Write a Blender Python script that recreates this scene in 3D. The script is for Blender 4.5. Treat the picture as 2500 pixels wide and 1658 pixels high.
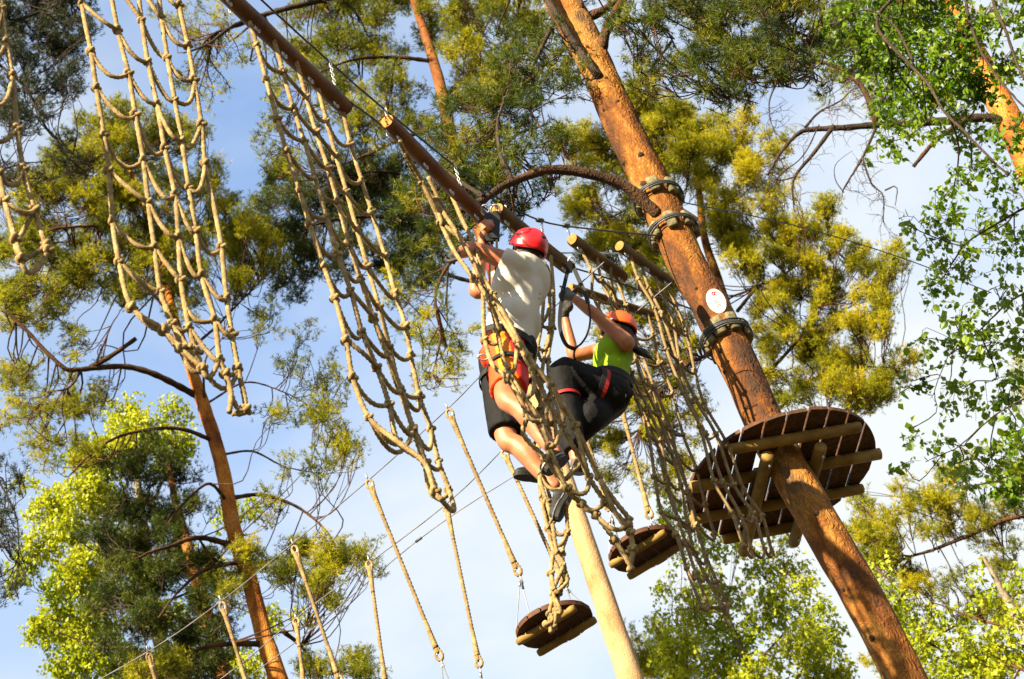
import bpy, math, random
import numpy as np
from mathutils import Vector, Matrix

for o in list(bpy.data.objects):
    bpy.data.objects.remove(o)
SC = bpy.context.scene
COL = SC.collection
rng = np.random.default_rng(11)
random.seed(11)
rad = math.radians

# ------------------------------------------------------------------ camera
F = 4400.0                       # focal length in pixels of a 2500 px wide picture
PITCH, ROLL = rad(40), rad(19)   # looking up into the course, camera tilted
EYE = np.array([0.0, 0.0, 1.6])
FWD = np.array([0, math.cos(PITCH), math.sin(PITCH)])
_r0 = np.array([1.0, 0, 0]); _u0 = np.cross(_r0, FWD)
RIGHT = math.cos(ROLL) * _r0 - math.sin(ROLL) * _u0
UP = math.sin(ROLL) * _r0 + math.cos(ROLL) * _u0

cam_data = bpy.data.cameras.new('camera')
cam = bpy.data.objects.new('camera', cam_data)
COL.objects.link(cam)
SC.camera = cam
cam_data.sensor_width = 36.0
cam_data.lens = 36.0 * F / 2500.0
cam_data.clip_start, cam_data.clip_end = 0.1, 3000.0
cam.matrix_world = Matrix((
    (RIGHT[0], UP[0], -FWD[0], EYE[0]),
    (RIGHT[1], UP[1], -FWD[1], EYE[1]),
    (RIGHT[2], UP[2], -FWD[2], EYE[2]),
    (0, 0, 0, 1)))
cam_data.dof.use_dof = True
cam_data.dof.focus_distance = 10.3
cam_data.dof.aperture_fstop = 6.3

# ------------------------------------------------------------------ light
TO_SUN = Vector((-0.468, -0.749, 0.469)).normalized()
sun_el = math.asin(TO_SUN.z); sun_az = math.atan2(TO_SUN.x, TO_SUN.y)
sd = bpy.data.lights.new('sun', 'SUN')
sd.energy = 5.0; sd.angle = rad(0.5); sd.color = (1.0, 0.83, 0.56)
sun = bpy.data.objects.new('sun', sd); COL.objects.link(sun)
sun.rotation_euler = TO_SUN.to_track_quat('Z', 'Y').to_euler()

SC.view_settings.view_transform = 'Standard'
SC.view_settings.look = 'None'
SC.view_settings.gamma = 1.0
SC.view_settings.use_curve_mapping = False
SC.view_settings.exposure = 2.25
SC.cycles.max_bounces = 8; SC.cycles.diffuse_bounces = 5; SC.cycles.transmission_bounces = 5
SC.cycles.transparent_max_bounces = 8

world = bpy.data.worlds.new('World'); SC.world = world; world.use_nodes = True
wn, wl = world.node_tree.nodes, world.node_tree.links
wn.clear()
w_out = wn.new('ShaderNodeOutputWorld'); w_bg = wn.new('ShaderNodeBackground')
w_bg.inputs['Strength'].default_value = 0.084
sky = wn.new('ShaderNodeTexSky'); sky.sky_type = 'NISHITA'; sky.sun_disc = False
sky.sun_elevation = sun_el; sky.sun_rotation = sun_az
sky.air_density = 1.0; sky.dust_density = 0.6; sky.ozone_density = 2.2
# soft high cloud drifting over the blue
w_tc = wn.new('ShaderNodeTexCoord'); w_map = wn.new('ShaderNodeMapping')
w_map.inputs['Scale'].default_value = (1.6, 1.6, 3.4)
w_map.inputs['Location'].default_value = (0.3, 0.1, 0.0)
w_ns = wn.new('ShaderNodeTexNoise'); w_ns.inputs['Scale'].default_value = 1.9
w_ns.inputs['Detail'].default_value = 5; w_ns.inputs['Roughness'].default_value = 0.5
w_rp = wn.new('ShaderNodeValToRGB')
w_rp.color_ramp.elements[0].position = 0.34; w_rp.color_ramp.elements[0].color = (0.12, 0.12, 0.12, 1)
w_rp.color_ramp.elements[1].position = 0.66; w_rp.color_ramp.elements[1].color = (0.95, 0.95, 0.95, 1)
w_mx = wn.new('ShaderNodeMix'); w_mx.data_type = 'RGBA'
w_mx.inputs[7].default_value = (2.36, 2.48, 2.50, 1)
wl.new(w_tc.outputs['Generated'], w_map.inputs['Vector'])
wl.new(w_map.outputs['Vector'], w_ns.inputs['Vector'])
wl.new(w_ns.outputs['Fac'], w_rp.inputs['Fac'])
# thin haze: the cover thickens towards the horizon
w_sx = wn.new('ShaderNodeSeparateXYZ'); w_mr = wn.new('ShaderNodeMapRange'); w_add = wn.new('ShaderNodeMath'); w_add.use_clamp = True
w_mr.inputs[1].default_value = 0.46; w_mr.inputs[2].default_value = 0.80; w_mr.inputs[3].default_value = 0.46; w_mr.inputs[4].default_value = 0.0
wl.new(w_tc.outputs['Generated'], w_sx.inputs[0]); wl.new(w_sx.outputs[2], w_mr.inputs[0])
wl.new(w_rp.outputs['Color'], w_add.inputs[0]); wl.new(w_mr.outputs[0], w_add.inputs[1]); wl.new(w_add.outputs[0], w_mx.inputs[0])
w_hs = wn.new('ShaderNodeHueSaturation'); w_hs.inputs['Saturation'].default_value = 1.15
wl.new(sky.outputs['Color'], w_hs.inputs['Color']); wl.new(w_hs.outputs['Color'], w_mx.inputs[6])
wl.new(w_mx.outputs[2], w_bg.inputs['Color'])
wl.new(w_bg.outputs['Background'], w_out.inputs['Surface'])

# ------------------------------------------------------------------ helpers: survey of the site
# Positions were taken off the photograph as bearings from the camera plus a distance; all that follows is real metres.
def ray(px, py):
    return FWD + RIGHT * ((px - 1250.0) / F) - UP * ((py - 829.0) / F)
KD = math.cos(PITCH)
def pt(px, py, d):                     # d: horizontal range, in units that equal the depth at the picture's centre
    v = ray(px, py); return EYE + v * (d * KD / math.hypot(v[0], v[1]))
def ph(px, py, h):                     # point at height h above the eye
    v = ray(px, py); return EYE + v * (h / v[2])
def pr(px, py, D):                     # the trees' ranges were first estimated about a tenth too long
    v = ray(px, py); return EYE + v * (D * 0.9 / math.hypot(v[0], v[1]))
def unit(v):
    v = np.asarray(v, float); return v / (np.linalg.norm(v, axis=-1, keepdims=True) + 1e-12)

def smooth_line(P, n=6):
    """Catmull-Rom through the points, n steps for each span (works on any number of columns)."""
    P = np.asarray(P, float)
    if len(P) < 3: 
        t = np.linspace(0, 1, n + 1)[:, None]; return P[0] * (1 - t) + P[-1] * t
    Q = np.vstack([2 * P[0] - P[1], P, 2 * P[-1] - P[-2]])
    out = []
    t = np.linspace(0, 1, n, endpoint=False)[:, None]
    for i in range(len(P) - 1):
        a, b, c, d = Q[i], Q[i + 1], Q[i + 2], Q[i + 3]
        out.append(0.5 * (2 * b + (c - a) * t + (2 * a - 5 * b + 4 * c - d) * t ** 2 + (3 * b - a - 3 * c + d) * t ** 3))
    out.append(P[-1:])
    return np.vstack(out)

def resample(P, step):
    P = np.asarray(P, float)
    L = np.r_[0, np.cumsum(np.linalg.norm(np.diff(P[:, :3], axis=0), axis=1))]
    n = max(2, int(round(L[-1] / step)) + 1)
    s = np.linspace(0, L[-1], n)
    return np.column_stack([np.interp(s, L, P[:, k]) for k in range(P.shape[1])]), s

def frames(P):
    T = unit(np.gradient(P, axis=0))
    a = np.array([0, 0, 1.0]) if abs(T[0][2]) < 0.8 else np.array([1.0, 0, 0])
    n = unit(np.cross(T[0], a)); N = [n]
    for i in range(1, len(P)):
        n = n - T[i] * (n @ T[i]); n = n / (np.linalg.norm(n) + 1e-12); N.append(n)
    N = np.array(N); return T, N, np.cross(T, N)

class Geo:
    """Collects triangles and quads and links them as one mesh object."""
    def __init__(s): s.v, s.q, s.t, s.n, s.a, s.uv = [], [], [], 0, [], []
    def add(s, v, q=None, t=None, tint=None):
        v = np.asarray(v, float).reshape(-1, 3)
        if q is not None and len(q): s.q.append(np.asarray(q, np.int64).reshape(-1, 4) + s.n)
        if t is not None and len(t): s.t.append(np.asarray(t, np.int64).reshape(-1, 3) + s.n)
        s.v.append(v); s.n += len(v)
        s.a.append(np.zeros(len(v)) if tint is None else np.broadcast_to(np.asarray(tint, float), (len(v),)))
        return s
    def tube(s, P, r, sides=8, caps=True, lobes=0.0, pitch=0.075, squash=None, tint=None):
        P = np.asarray(P, float); n = len(P); r = np.broadcast_to(np.asarray(r, float), (n,))
        T, N, B = frames(P)
        th = np.linspace(0, 2 * math.pi, sides, endpoint=False)
        R = np.repeat(r[:, None], sides, 1)
        if lobes:
            arc = np.r_[0, np.cumsum(np.linalg.norm(np.diff(P, axis=0), axis=1))]
            R = R * (1 + lobes * np.cos(3 * th[None, :] + (arc * 3 * 2 * math.pi / pitch)[:, None]))
        ct, st = np.cos(th), np.sin(th)
        V = P[:, None] + N[:, None] * (R * ct)[..., None] + B[:, None] * (R * st)[..., None]
        i = np.arange(n - 1)[:, None] * sides; j = np.arange(sides)[None]
        k = (j + 1) % sides
        q = np.stack([i + j, i + k, i + sides + k, i + sides + j], -1).reshape(-1, 4)
        V = V.reshape(-1, 3); t = None
        if caps:
            c0, c1 = len(V), len(V) + 1
            V = np.vstack([V, P[0], P[-1]])
            jj = np.arange(sides); kk = (jj + 1) % sides; off = (n - 1) * sides
            t = np.vstack([np.column_stack([kk, jj, np.full(sides, c0)]),
                           np.column_stack([off + jj, off + kk, np.full(sides, c1)])])
        return s.add(V, q, t, tint)
    def box(s, c, ax, ay, az, tint=None):
        """box of centre c and half axes ax ay az"""
        c, ax, ay, az = map(lambda x: np.asarray(x, float), (c, ax, ay, az))
        V = [c + i * ax + j * ay + k * az for k in (-1, 1) for j in (-1, 1) for i in (-1, 1)]
        return s.add(V, [[0, 2, 3, 1], [4, 5, 7, 6], [0, 1, 5, 4], [2, 6, 7, 3], [0, 4, 6, 2], [1, 3, 7, 5]], None, tint)
    def ell(s, c, ax, ay, az, nu=16, nv=10):
        u = np.linspace(0, 2 * math.pi, nu, endpoint=False); w = np.linspace(0, math.pi, nv + 1)
        ax, ay, az = map(lambda x: np.asarray(x, float), (ax, ay, az))
        V = [c + np.sin(b) * (np.cos(a) * ax + np.sin(a) * ay) + np.cos(b) * az for b in w[1:-1] for a in u]
        V += [c + az, c - az]
        q = [[i * nu + j, (i + 1) * nu + j, (i + 1) * nu + (j + 1) % nu, i * nu + (j + 1) % nu] for i in range(nv - 2) for j in range(nu)]
        top, bot = len(V) - 2, len(V) - 1; o = (nv - 2) * nu
        t = [[top, j, (j + 1) % nu] for j in range(nu)] + [[bot, o + (j + 1) % nu, o + j] for j in range(nu)]
        return s.add(V, q, t)
    def mesh(s, name, mats, smooth=True):
        me = bpy.data.meshes.new(name)
        V = np.vstack(s.v)
        Q = np.vstack(s.q) if s.q else np.zeros((0, 4), np.int64)
        Tt = np.vstack(s.t) if s.t else np.zeros((0, 3), np.int64)
        me.vertices.add(len(V)); me.vertices.foreach_set('co', V.astype(np.float32).ravel())
        loops = np.concatenate([Q.ravel(), Tt.ravel()]).astype(np.int32)
        me.loops.add(len(loops)); me.loops.foreach_set('vertex_index', loops)
        me.polygons.add(len(Q) + len(Tt))
        start = np.concatenate([np.arange(len(Q)) * 4, len(Q) * 4 + np.arange(len(Tt)) * 3]).astype(np.int32)
        me.polygons.foreach_set('loop_start', start)
        me.polygons.foreach_set('use_smooth', np.full(len(start), smooth, bool))
        A = np.concatenate(s.a)
        if np.any(A):
            at = me.attributes.new('tint', 'FLOAT', 'POINT'); at.data.foreach_set('value', A.astype(np.float32))
        me.update(calc_edges=True); me.validate()
        for m in (mats if isinstance(mats, (list, tuple)) else [mats]): me.materials.append(m)
        return me
    def obj(s, name, mat, parent=None, smooth=True):
        return link(name, s.mesh(name, mat, smooth), parent)

def link(name, data, parent=None):
    o = bpy.data.objects.new(name, data); COL.objects.link(o)
    if parent is not None:
        o.parent = parent
        o.matrix_parent_inverse = Matrix.Translation(-Vector(parent.location))
    return o
def tag(o, label=None, cat=None, group=None, kind=None):
    if label: o['label'] = label
    if cat: o['category'] = cat
    if group: o['group'] = group
    if kind: o['kind'] = kind
    return o
def thing(name, loc, label, cat, group=None, kind=None):
    o = bpy.data.objects.new(name, None); COL.objects.link(o)
    o.location = Vector(loc); o.empty_display_size = 0.1
    return tag(o, label, cat, group, kind)

# ------------------------------------------------------------------ materials
def alb(c):                            # measured under the first exposure; brought to the final one
    return tuple(0.745 * v ** 1.14 for v in c)
def mat(name, base, rough=0.7, noise=None, bump=None, metal=0.0, spec=0.3, coords='Object', trans=None, tint=None, sss=0.0):
    """base colour or list of (position, colour) laid along a noise; noise=(scale,detail,(sx,sy,sz)); bump=(scale,strength,(sx,sy,sz),distance)"""
    m = bpy.data.materials.new(name); m.use_nodes = True
    n, l = m.node_tree.nodes, m.node_tree.links
    b = n['Principled BSDF']; b.inputs['Roughness'].default_value = rough
    b.inputs['Metallic'].default_value = metal; b.inputs['Specular IOR Level'].default_value = spec
    tc = n.new('ShaderNodeTexCoord')
    if isinstance(base, list):
        rp = n.new('ShaderNodeValToRGB'); e = rp.color_ramp.elements
        while len(e) < len(base): e.new(0.5)
        for k, (p, c) in enumerate(base): e[k].position = p; e[k].color = (*alb(c), 1)
        if tint:
            at = n.new('ShaderNodeAttribute'); at.attribute_name = 'tint'; l.new(at.outputs['Fac'], rp.inputs['Fac'])
        else:
            mp = n.new('ShaderNodeMapping'); mp.inputs['Scale'].default_value = noise[2] if len(noise) > 2 else (1, 1, 1)
            ns = n.new('ShaderNodeTexNoise'); ns.inputs['Scale'].default_value = noise[0]; ns.inputs['Detail'].default_value = noise[1]
            ns.inputs['Roughness'].default_value = 0.6
            l.new(tc.outputs[coords], mp.inputs['Vector']); l.new(mp.outputs['Vector'], ns.inputs['Vector']); l.new(ns.outputs['Fac'], rp.inputs['Fac'])
        l.new(rp.outputs['Color'], b.inputs['Base Color']); colour = rp.outputs['Color']
    else:
        b.inputs['Base Color'].default_value = (*alb(base), 1); colour = None
    if sss:
        b.inputs['Subsurface Weight'].default_value = sss; b.inputs['Subsurface Radius'].default_value = (0.02, 0.008, 0.004)
    if bump:
        mp = n.new('ShaderNodeMapping'); mp.inputs['Scale'].default_value = bump[2] if len(bump) > 2 else (1, 1, 1)
        ns = n.new('ShaderNodeTexNoise'); ns.inputs['Scale'].default_value = bump[0]; ns.inputs['Detail'].default_value = 6
        bp = n.new('ShaderNodeBump'); bp.inputs['Strength'].default_value = bump[1]; bp.inputs['Distance'].default_value = bump[3] if len(bump) > 3 else 0.02
        l.new(tc.outputs[coords], mp.inputs['Vector']); l.new(mp.outputs['Vector'], ns.inputs['Vector'])
        l.new(ns.outputs['Fac'], bp.inputs['Height']); l.new(bp.outputs['Normal'], b.inputs['Normal'])
    if trans:
        tr = n.new('ShaderNodeBsdfTranslucent'); mx = n.new('ShaderNodeMixShader'); mx.inputs[0].default_value = trans
        if colour is not None:
            hs = n.new('ShaderNodeHueSaturation'); hs.inputs['Saturation'].default_value = 1.15; hs.inputs['Value'].default_value = 1.5
            l.new(colour, hs.inputs['Color']); l.new(hs.outputs['Color'], tr.inputs['Color'])
        l.new(b.outputs['BSDF'], mx.inputs[1]); l.new(tr.outputs['BSDF'], mx.inputs[2])
        l.new(mx.outputs['Shader'], n['Material Output'].inputs['Surface'])
    return m

def bark(name, cols, flake=60.0, dark=(0.05, 0.022, 0.010), dark_amt=0.5, bump=0.8, upper=None):
    """Flaky pine bark: broad colour patches, small plates with dark edges, lichen specks."""
    m = bpy.data.materials.new(name); m.use_nodes = True
    n, l = m.node_tree.nodes, m.node_tree.links
    b = n['Principled BSDF']; b.inputs['Roughness'].default_value = 0.85; b.inputs['Specular IOR Level'].default_value = 0.2
    tc = n.new('ShaderNodeTexCoord')
    def mapped(s):
        mp = n.new('ShaderNodeMapping'); mp.inputs['Scale'].default_value = s; l.new(tc.outputs['Object'], mp.inputs['Vector']); return mp.outputs['Vector']
    ns = n.new('ShaderNodeTexNoise'); ns.inputs['Scale'].default_value = 3.6; ns.inputs['Detail'].default_value = 9; ns.inputs['Roughness'].default_value = 0.66
    l.new(mapped((1, 1, 0.45)), ns.inputs['Vector'])
    rp = n.new('ShaderNodeValToRGB'); e = rp.color_ramp.elements
    while len(e) < len(cols): e.new(0.5)
    for k, (p, c) in enumerate(cols): e[k].position = p; e[k].color = (*alb(c), 1)
    l.new(ns.outputs['Fac'], rp.inputs['Fac'])
    wob = n.new('ShaderNodeTexNoise'); wob.inputs['Scale'].default_value = 9; wob.inputs['Detail'].default_value = 3
    l.new(mapped((1, 1, 0.7)), wob.inputs['Vector'])
    addv = n.new('ShaderNodeMix'); addv.data_type = 'RGBA'; addv.blend_type = 'LINEAR_LIGHT'; addv.inputs[0].default_value = 0.06
    l.new(mapped((1, 1, 0.5)), addv.inputs[6]); l.new(wob.outputs['Color'], addv.inputs[7])
    vo = n.new('ShaderNodeTexVoronoi'); vo.feature = 'DISTANCE_TO_EDGE'; vo.inputs['Scale'].default_value = flake
    l.new(addv.outputs[2], vo.inputs['Vector'])
    r2 = n.new('ShaderNodeValToRGB'); r2.color_ramp.elements[0].position = 0.0; r2.color_ramp.elements[0].color = (1, 1, 1, 1)
    r2.color_ramp.elements[1].position = 0.13; r2.color_ramp.elements[1].color = (0, 0, 0, 1)
    l.new(vo.outputs['Distance'], r2.inputs['Fac'])
    sp = n.new('ShaderNodeTexNoise'); sp.inputs['Scale'].default_value = 55; sp.inputs['Detail'].default_value = 4
    l.new(mapped((1, 1, 0.6)), sp.inputs['Vector'])
    r3 = n.new('ShaderNodeValToRGB'); r3.color_ramp.elements[0].position = 0.52; r3.color_ramp.elements[0].color = (0, 0, 0, 1)
    r3.color_ramp.elements[1].position = 0.72; r3.color_ramp.elements[1].color = (1, 1, 1, 1)
    l.new(sp.outputs['Fac'], r3.inputs['Fac'])
    mxf = n.new('ShaderNodeMath'); mxf.operation = 'MAXIMUM'; l.new(r2.outputs['Color'], mxf.inputs[0]); l.new(r3.outputs['Color'], mxf.inputs[1])
    ml = n.new('ShaderNodeMath'); ml.operation = 'MULTIPLY'; ml.inputs[1].default_value = dark_amt; l.new(mxf.outputs[0], ml.inputs[0])
    mx = n.new('ShaderNodeMix'); mx.data_type = 'RGBA'; mx.inputs[7].default_value = (*dark, 1)
    col = rp.outputs['Color']
    if upper:                                     # the bark changes to these colours above a given height
        z0, z1, cu = upper
        r4 = n.new('ShaderNodeValToRGB'); e = r4.color_ramp.elements
        while len(e) < len(cu): e.new(0.5)
        for k, (p, c) in enumerate(cu): e[k].position = p; e[k].color = (*alb(c), 1)
        l.new(ns.outputs['Fac'], r4.inputs['Fac'])
        gm = n.new('ShaderNodeNewGeometry'); sx = n.new('ShaderNodeSeparateXYZ'); mr = n.new('ShaderNodeMapRange')
        mr.inputs[1].default_value = z0; mr.inputs[2].default_value = z1
        l.new(gm.outputs['Position'], sx.inputs[0]); l.new(sx.outputs[2], mr.inputs[0])
        m4 = n.new('ShaderNodeMix'); m4.data_type = 'RGBA'
        l.new(mr.outputs[0], m4.inputs[0]); l.new(col, m4.inputs[6]); l.new(r4.outputs['Color'], m4.inputs[7]); col = m4.outputs[2]
    l.new(ml.outputs[0], mx.inputs[0]); l.new(col, mx.inputs[6]); l.new(mx.outputs[2], b.inputs['Base Color'])
    hsum = n.new('ShaderNodeMath'); hsum.operation = 'MULTIPLY_ADD'; hsum.inputs[1].default_value = 0.7
    l.new(ns.outputs['Fac'], hsum.inputs[0]); l.new(vo.outputs['Distance'], hsum.inputs[2])
    bp = n.new('ShaderNodeBump'); bp.inputs['Strength'].default_value = bump; bp.inputs['Distance'].default_value = 0.02
    l.new(hsum.outputs[0], bp.inputs['Height']); l.new(bp.outputs['Normal'], b.inputs['Normal'])
    return m

M = {}
M['bark'] = bark('orange_pine_bark', [(0.36, (0.05, 0.026, 0.014)), (0.43, (0.15, 0.056, 0.011)), (0.51, (0.29, 0.118, 0.017)), (0.58, (0.42, 0.22, 0.05)), (0.66, (0.17, 0.10, 0.05))], flake=36, dark_amt=0.55)
M['bark_red'] = bark('red_pine_bark', [(0.30, (0.07, 0.028, 0.010)), (0.41, (0.34, 0.11, 0.016)), (0.53, (0.58, 0.24, 0.035)), (0.68, (0.62, 0.38, 0.13))], flake=34, dark_amt=0.6)
M['bark_pale'] = bark('pale_pine_bark', [(0.25, (0.22, 0.095, 0.035)), (0.40, (0.42, 0.25, 0.12)), (0.58, (0.52, 0.37, 0.21)), (0.8, (0.58, 0.46, 0.30))], flake=50, dark_amt=0.3, bump=0.5, upper=(15.3, 17.0, [(0.28, (0.06, 0.022, 0.008)), (0.5, (0.20, 0.07, 0.015)), (0.7, (0.36, 0.17, 0.05))]))
M['limb'] = bark('limb_bark', [(0.3, (0.032, 0.021, 0.014)), (0.5, (0.085, 0.045, 0.022)), (0.68, (0.19, 0.09, 0.036))], flake=40, dark_amt=0.4)
M['limb_dark'] = bark('grey_limb_bark', [(0.3, (0.028, 0.022, 0.018)), (0.5, (0.055, 0.042, 0.032)), (0.7, (0.10, 0.075, 0.05))], flake=40, dark_amt=0.3)
M['birch_bark'] = bark('birch_bark', [(0.3, (0.06, 0.045, 0.035)), (0.5, (0.3, 0.26, 0.2)), (0.7, (0.55, 0.5, 0.42))], flake=12, dark_amt=0.5)
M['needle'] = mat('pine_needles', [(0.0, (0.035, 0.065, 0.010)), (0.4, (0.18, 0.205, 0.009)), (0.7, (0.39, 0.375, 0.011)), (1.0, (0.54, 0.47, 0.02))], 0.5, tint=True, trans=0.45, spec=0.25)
M['needle_shaded'] = mat('shaded_pine_needles', [(0.0, (0.024, 0.046, 0.012)), (0.4, (0.090, 0.125, 0.012)), (0.7, (0.21, 0.22, 0.013)), (1.0, (0.34, 0.30, 0.02))], 0.5, tint=True, trans=0.35, spec=0.25)  # darker copy of the pine needles: shade on the boughs put into the colour
M['needle_dark'] = mat('dark_pine_needles', [(0.0, (0.020, 0.036, 0.018)), (0.5, (0.05, 0.065, 0.020)), (1.0, (0.12, 0.11, 0.02))], 0.55, tint=True, trans=0.15, spec=0.25)  # dark blue-green colour carries the shade of the corner crown
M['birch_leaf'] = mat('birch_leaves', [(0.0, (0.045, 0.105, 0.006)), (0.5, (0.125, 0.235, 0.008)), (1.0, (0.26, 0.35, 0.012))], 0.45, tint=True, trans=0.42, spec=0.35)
M['birch_leaf_lime'] = mat('lime_birch_leaves', [(0.0, (0.10, 0.17, 0.008)), (0.5, (0.27, 0.36, 0.012)), (1.0, (0.46, 0.50, 0.03))], 0.45, tint=True, trans=0.42, spec=0.3)  # own lime tone of these birches
M['rope'] = mat('manila_rope', [(0.3, (0.18, 0.122, 0.055)), (0.55, (0.35, 0.26, 0.125)), (0.75, (0.50, 0.40, 0.22))], 0.85, noise=(22, 5), bump=(160, 0.8, (1, 1, 1), 0.006), spec=0.2)
M['rope_worn'] = mat('grey_worn_rope', [(0.3, (0.16, 0.11, 0.052)), (0.6, (0.30, 0.215, 0.11)), (0.8, (0.43, 0.33, 0.19))], 0.85, noise=(18, 5), bump=(160, 0.8, (1, 1, 1), 0.006), spec=0.2)
M['log'] = mat('stained_log', [(0.25, (0.075, 0.027, 0.007)), (0.5, (0.155, 0.060, 0.012)), (0.75, (0.23, 0.105, 0.026))], 0.6, noise=(7, 6, (1, 1, 1)), bump=(30, 0.5, (1, 1, 1), 0.01))
M['log_green'] = mat('weathered_log', [(0.25, (0.075, 0.045, 0.014)), (0.5, (0.14, 0.085, 0.024)), (0.75, (0.21, 0.13, 0.04))], 0.7, noise=(7, 6, (1, 1, 1)), bump=(30, 0.5, (1, 1, 1), 0.01))
M['log_end'] = mat('sawn_log_end', [(0.3, (0.34, 0.14, 0.030)), (0.6, (0.46, 0.22, 0.05))], 0.8, noise=(40, 4), bump=(60, 0.4))
M['board'] = mat('dark_stained_board', [(0.25, (0.030, 0.013, 0.006)), (0.45, (0.075, 0.033, 0.012)), (0.7, (0.16, 0.075, 0.028))], 0.75, noise=(5, 7, (6, 6, 6)), bump=(24, 0.5, (1, 1, 1), 0.01))
M['board_red'] = mat('red_stained_board', [(0.25, (0.045, 0.016, 0.006)), (0.5, (0.095, 0.036, 0.011)), (0.78, (0.15, 0.065, 0.022))], 0.75, noise=(8, 7, (3, 3, 3)), bump=(24, 0.5, (1, 1, 1), 0.01))
M['joist'] = mat('impregnated_round_joist', [(0.25, (0.15, 0.09, 0.020)), (0.5, (0.27, 0.17, 0.040)), (0.78, (0.37, 0.25, 0.07))], 0.7, noise=(9, 6), bump=(26, 0.5, (1, 1, 1), 0.008))
M['block'] = mat('weathered_wood_block', [(0.25, (0.06, 0.052, 0.03)), (0.5, (0.17, 0.15, 0.085)), (0.75, (0.30, 0.26, 0.15))], 0.85, noise=(24, 6), bump=(50, 0.6, (1, 1, 1), 0.01))
M['knot_hole'] = mat('branch_scar', [(0.3, (0.02, 0.012, 0.008)), (0.7, (0.09, 0.045, 0.02))], 0.9, noise=(40, 4))
M['steel'] = mat('galvanised_steel', [(0.3, (0.42, 0.43, 0.45)), (0.7, (0.62, 0.63, 0.64))], 0.4, noise=(60, 3), metal=0.85, spec=0.5)
M['wire'] = mat('thin_grey_wire', [(0.3, (0.13, 0.13, 0.15)), (0.7, (0.24, 0.24, 0.26))], 0.6, noise=(90, 3), metal=0.3)
M['cable'] = mat('steel_cable', [(0.3, (0.05, 0.055, 0.06)), (0.7, (0.13, 0.135, 0.14))], 0.55, noise=(90, 3), metal=0.4)
M['black_web'] = mat('black_webbing', (0.012, 0.012, 0.013), 0.7, bump=(300, 0.3, (1, 1, 1), 0.002))
M['ground'] = mat('forest_floor', [(0.3, (0.05, 0.035, 0.02)), (0.5, (0.09, 0.075, 0.035)), (0.7, (0.07, 0.09, 0.025))], 0.95, noise=(1.3, 9), bump=(6, 0.6, (1, 1, 1), 0.05))
# ------------------------------------------------------------------ ground
def build_ground():
    n = 60; s = 400.0
    x = np.sign(np.linspace(-1, 1, n)) * np.abs(np.linspace(-1, 1, n)) ** 2 * s
    X, Y = np.meshgrid(x, x); Z = 0.12 * np.sin(X * 0.7 + 1) * np.cos(Y * 0.55) + 0.25 * np.sin(X * 0.13) * np.sin(Y * 0.11)
    Z -= 0.15
    i = np.arange(n - 1)[:, None] * n + np.arange(n - 1)[None]
    q = np.stack([i, i + 1, i + n + 1, i + n], -1).reshape(-1, 4)
    o = Geo().add(np.stack([X, Y, Z], -1), q).obj('ground', M['ground'])
    tag(o, 'brown forest floor under the rope course', 'ground', kind='structure')
build_ground()

# ------------------------------------------------------------------ trees
def trunk_mesh(P, r, sides=20, step=0.09, rough=0.05, seed=0):
    """tapered trunk with an uneven surface; P points, r radii"""
    PR = smooth_line(np.column_stack([P, r]), 8)
    PR, s = resample(PR, step)
    g = np.random.default_rng(seed)
    P, r = PR[:, :3], PR[:, 3]
    T, N, B = frames(P)
    th = np.linspace(0, 2 * math.pi, sides, endpoint=False)
    dis = np.zeros((len(P), sides))
    for _ in range(26):
        k = g.integers(1, 9); f = g.uniform(1.0, 22); a = 1.0 / (0.6 + 0.35 * k + 0.09 * f)
        dis += a * np.sin(k * th[None] + g.uniform(0, 6.3) + f * s[:, None] + 1.4 * np.sin(g.uniform(1, 4) * s[:, None] + g.uniform(0, 6)))
    R = r[:, None] * (1 + rough * dis * 0.35)
    V = P[:, None] + N[:, None] * (R * np.cos(th))[..., None] + B[:, None] * (R * np.sin(th))[..., None]
    n = len(P)
    i = np.arange(n - 1)[:, None] * sides; j = np.arange(sides)[None]; k = (j + 1) % sides
    q = np.stack([i + j, i + k, i + sides + k, i + sides + j], -1).reshape(-1, 4)
    V = np.vstack([V.reshape(-1, 3), P[0], P[-1]]); c0, c1 = len(V) - 2, len(V) - 1
    jj = np.arange(sides); kk = (jj + 1) % sides; off = (n - 1) * sides
    t = np.vstack([np.column_stack([kk, jj, np.full(sides, c0)]), np.column_stack([off + jj, off + kk, np.full(sides, c1)])])
    return Geo().add(V, q, t)

def trunk_line(px, D):
    """px: (x, y, width px) from the foot up; carried down to the ground"""
    P = [pr(a[0], a[1], D) for a in px]
    r = [a[2] * 0.5 * float((p - EYE) @ FWD) / F for a, p in zip(px, P)]
    d = unit(P[0] - P[1]); 
    if P[0][2] > 0:
        k = (P[0][2] + 0.4) / max(0.2, -d[2])
        m = P[0] + d * k * 0.55
        P = [P[0] + d * k, m] + P; r = [r[0] * 1.35, r[0] * 1.12] + r
    return np.array(P), np.array(r)

def limb_line(px, D):
    P = []
    for a in px:
        P.append(pr(a[0], a[1], D + (a[2] if len(a) > 2 else 0)))
    return np.array(P)

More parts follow.
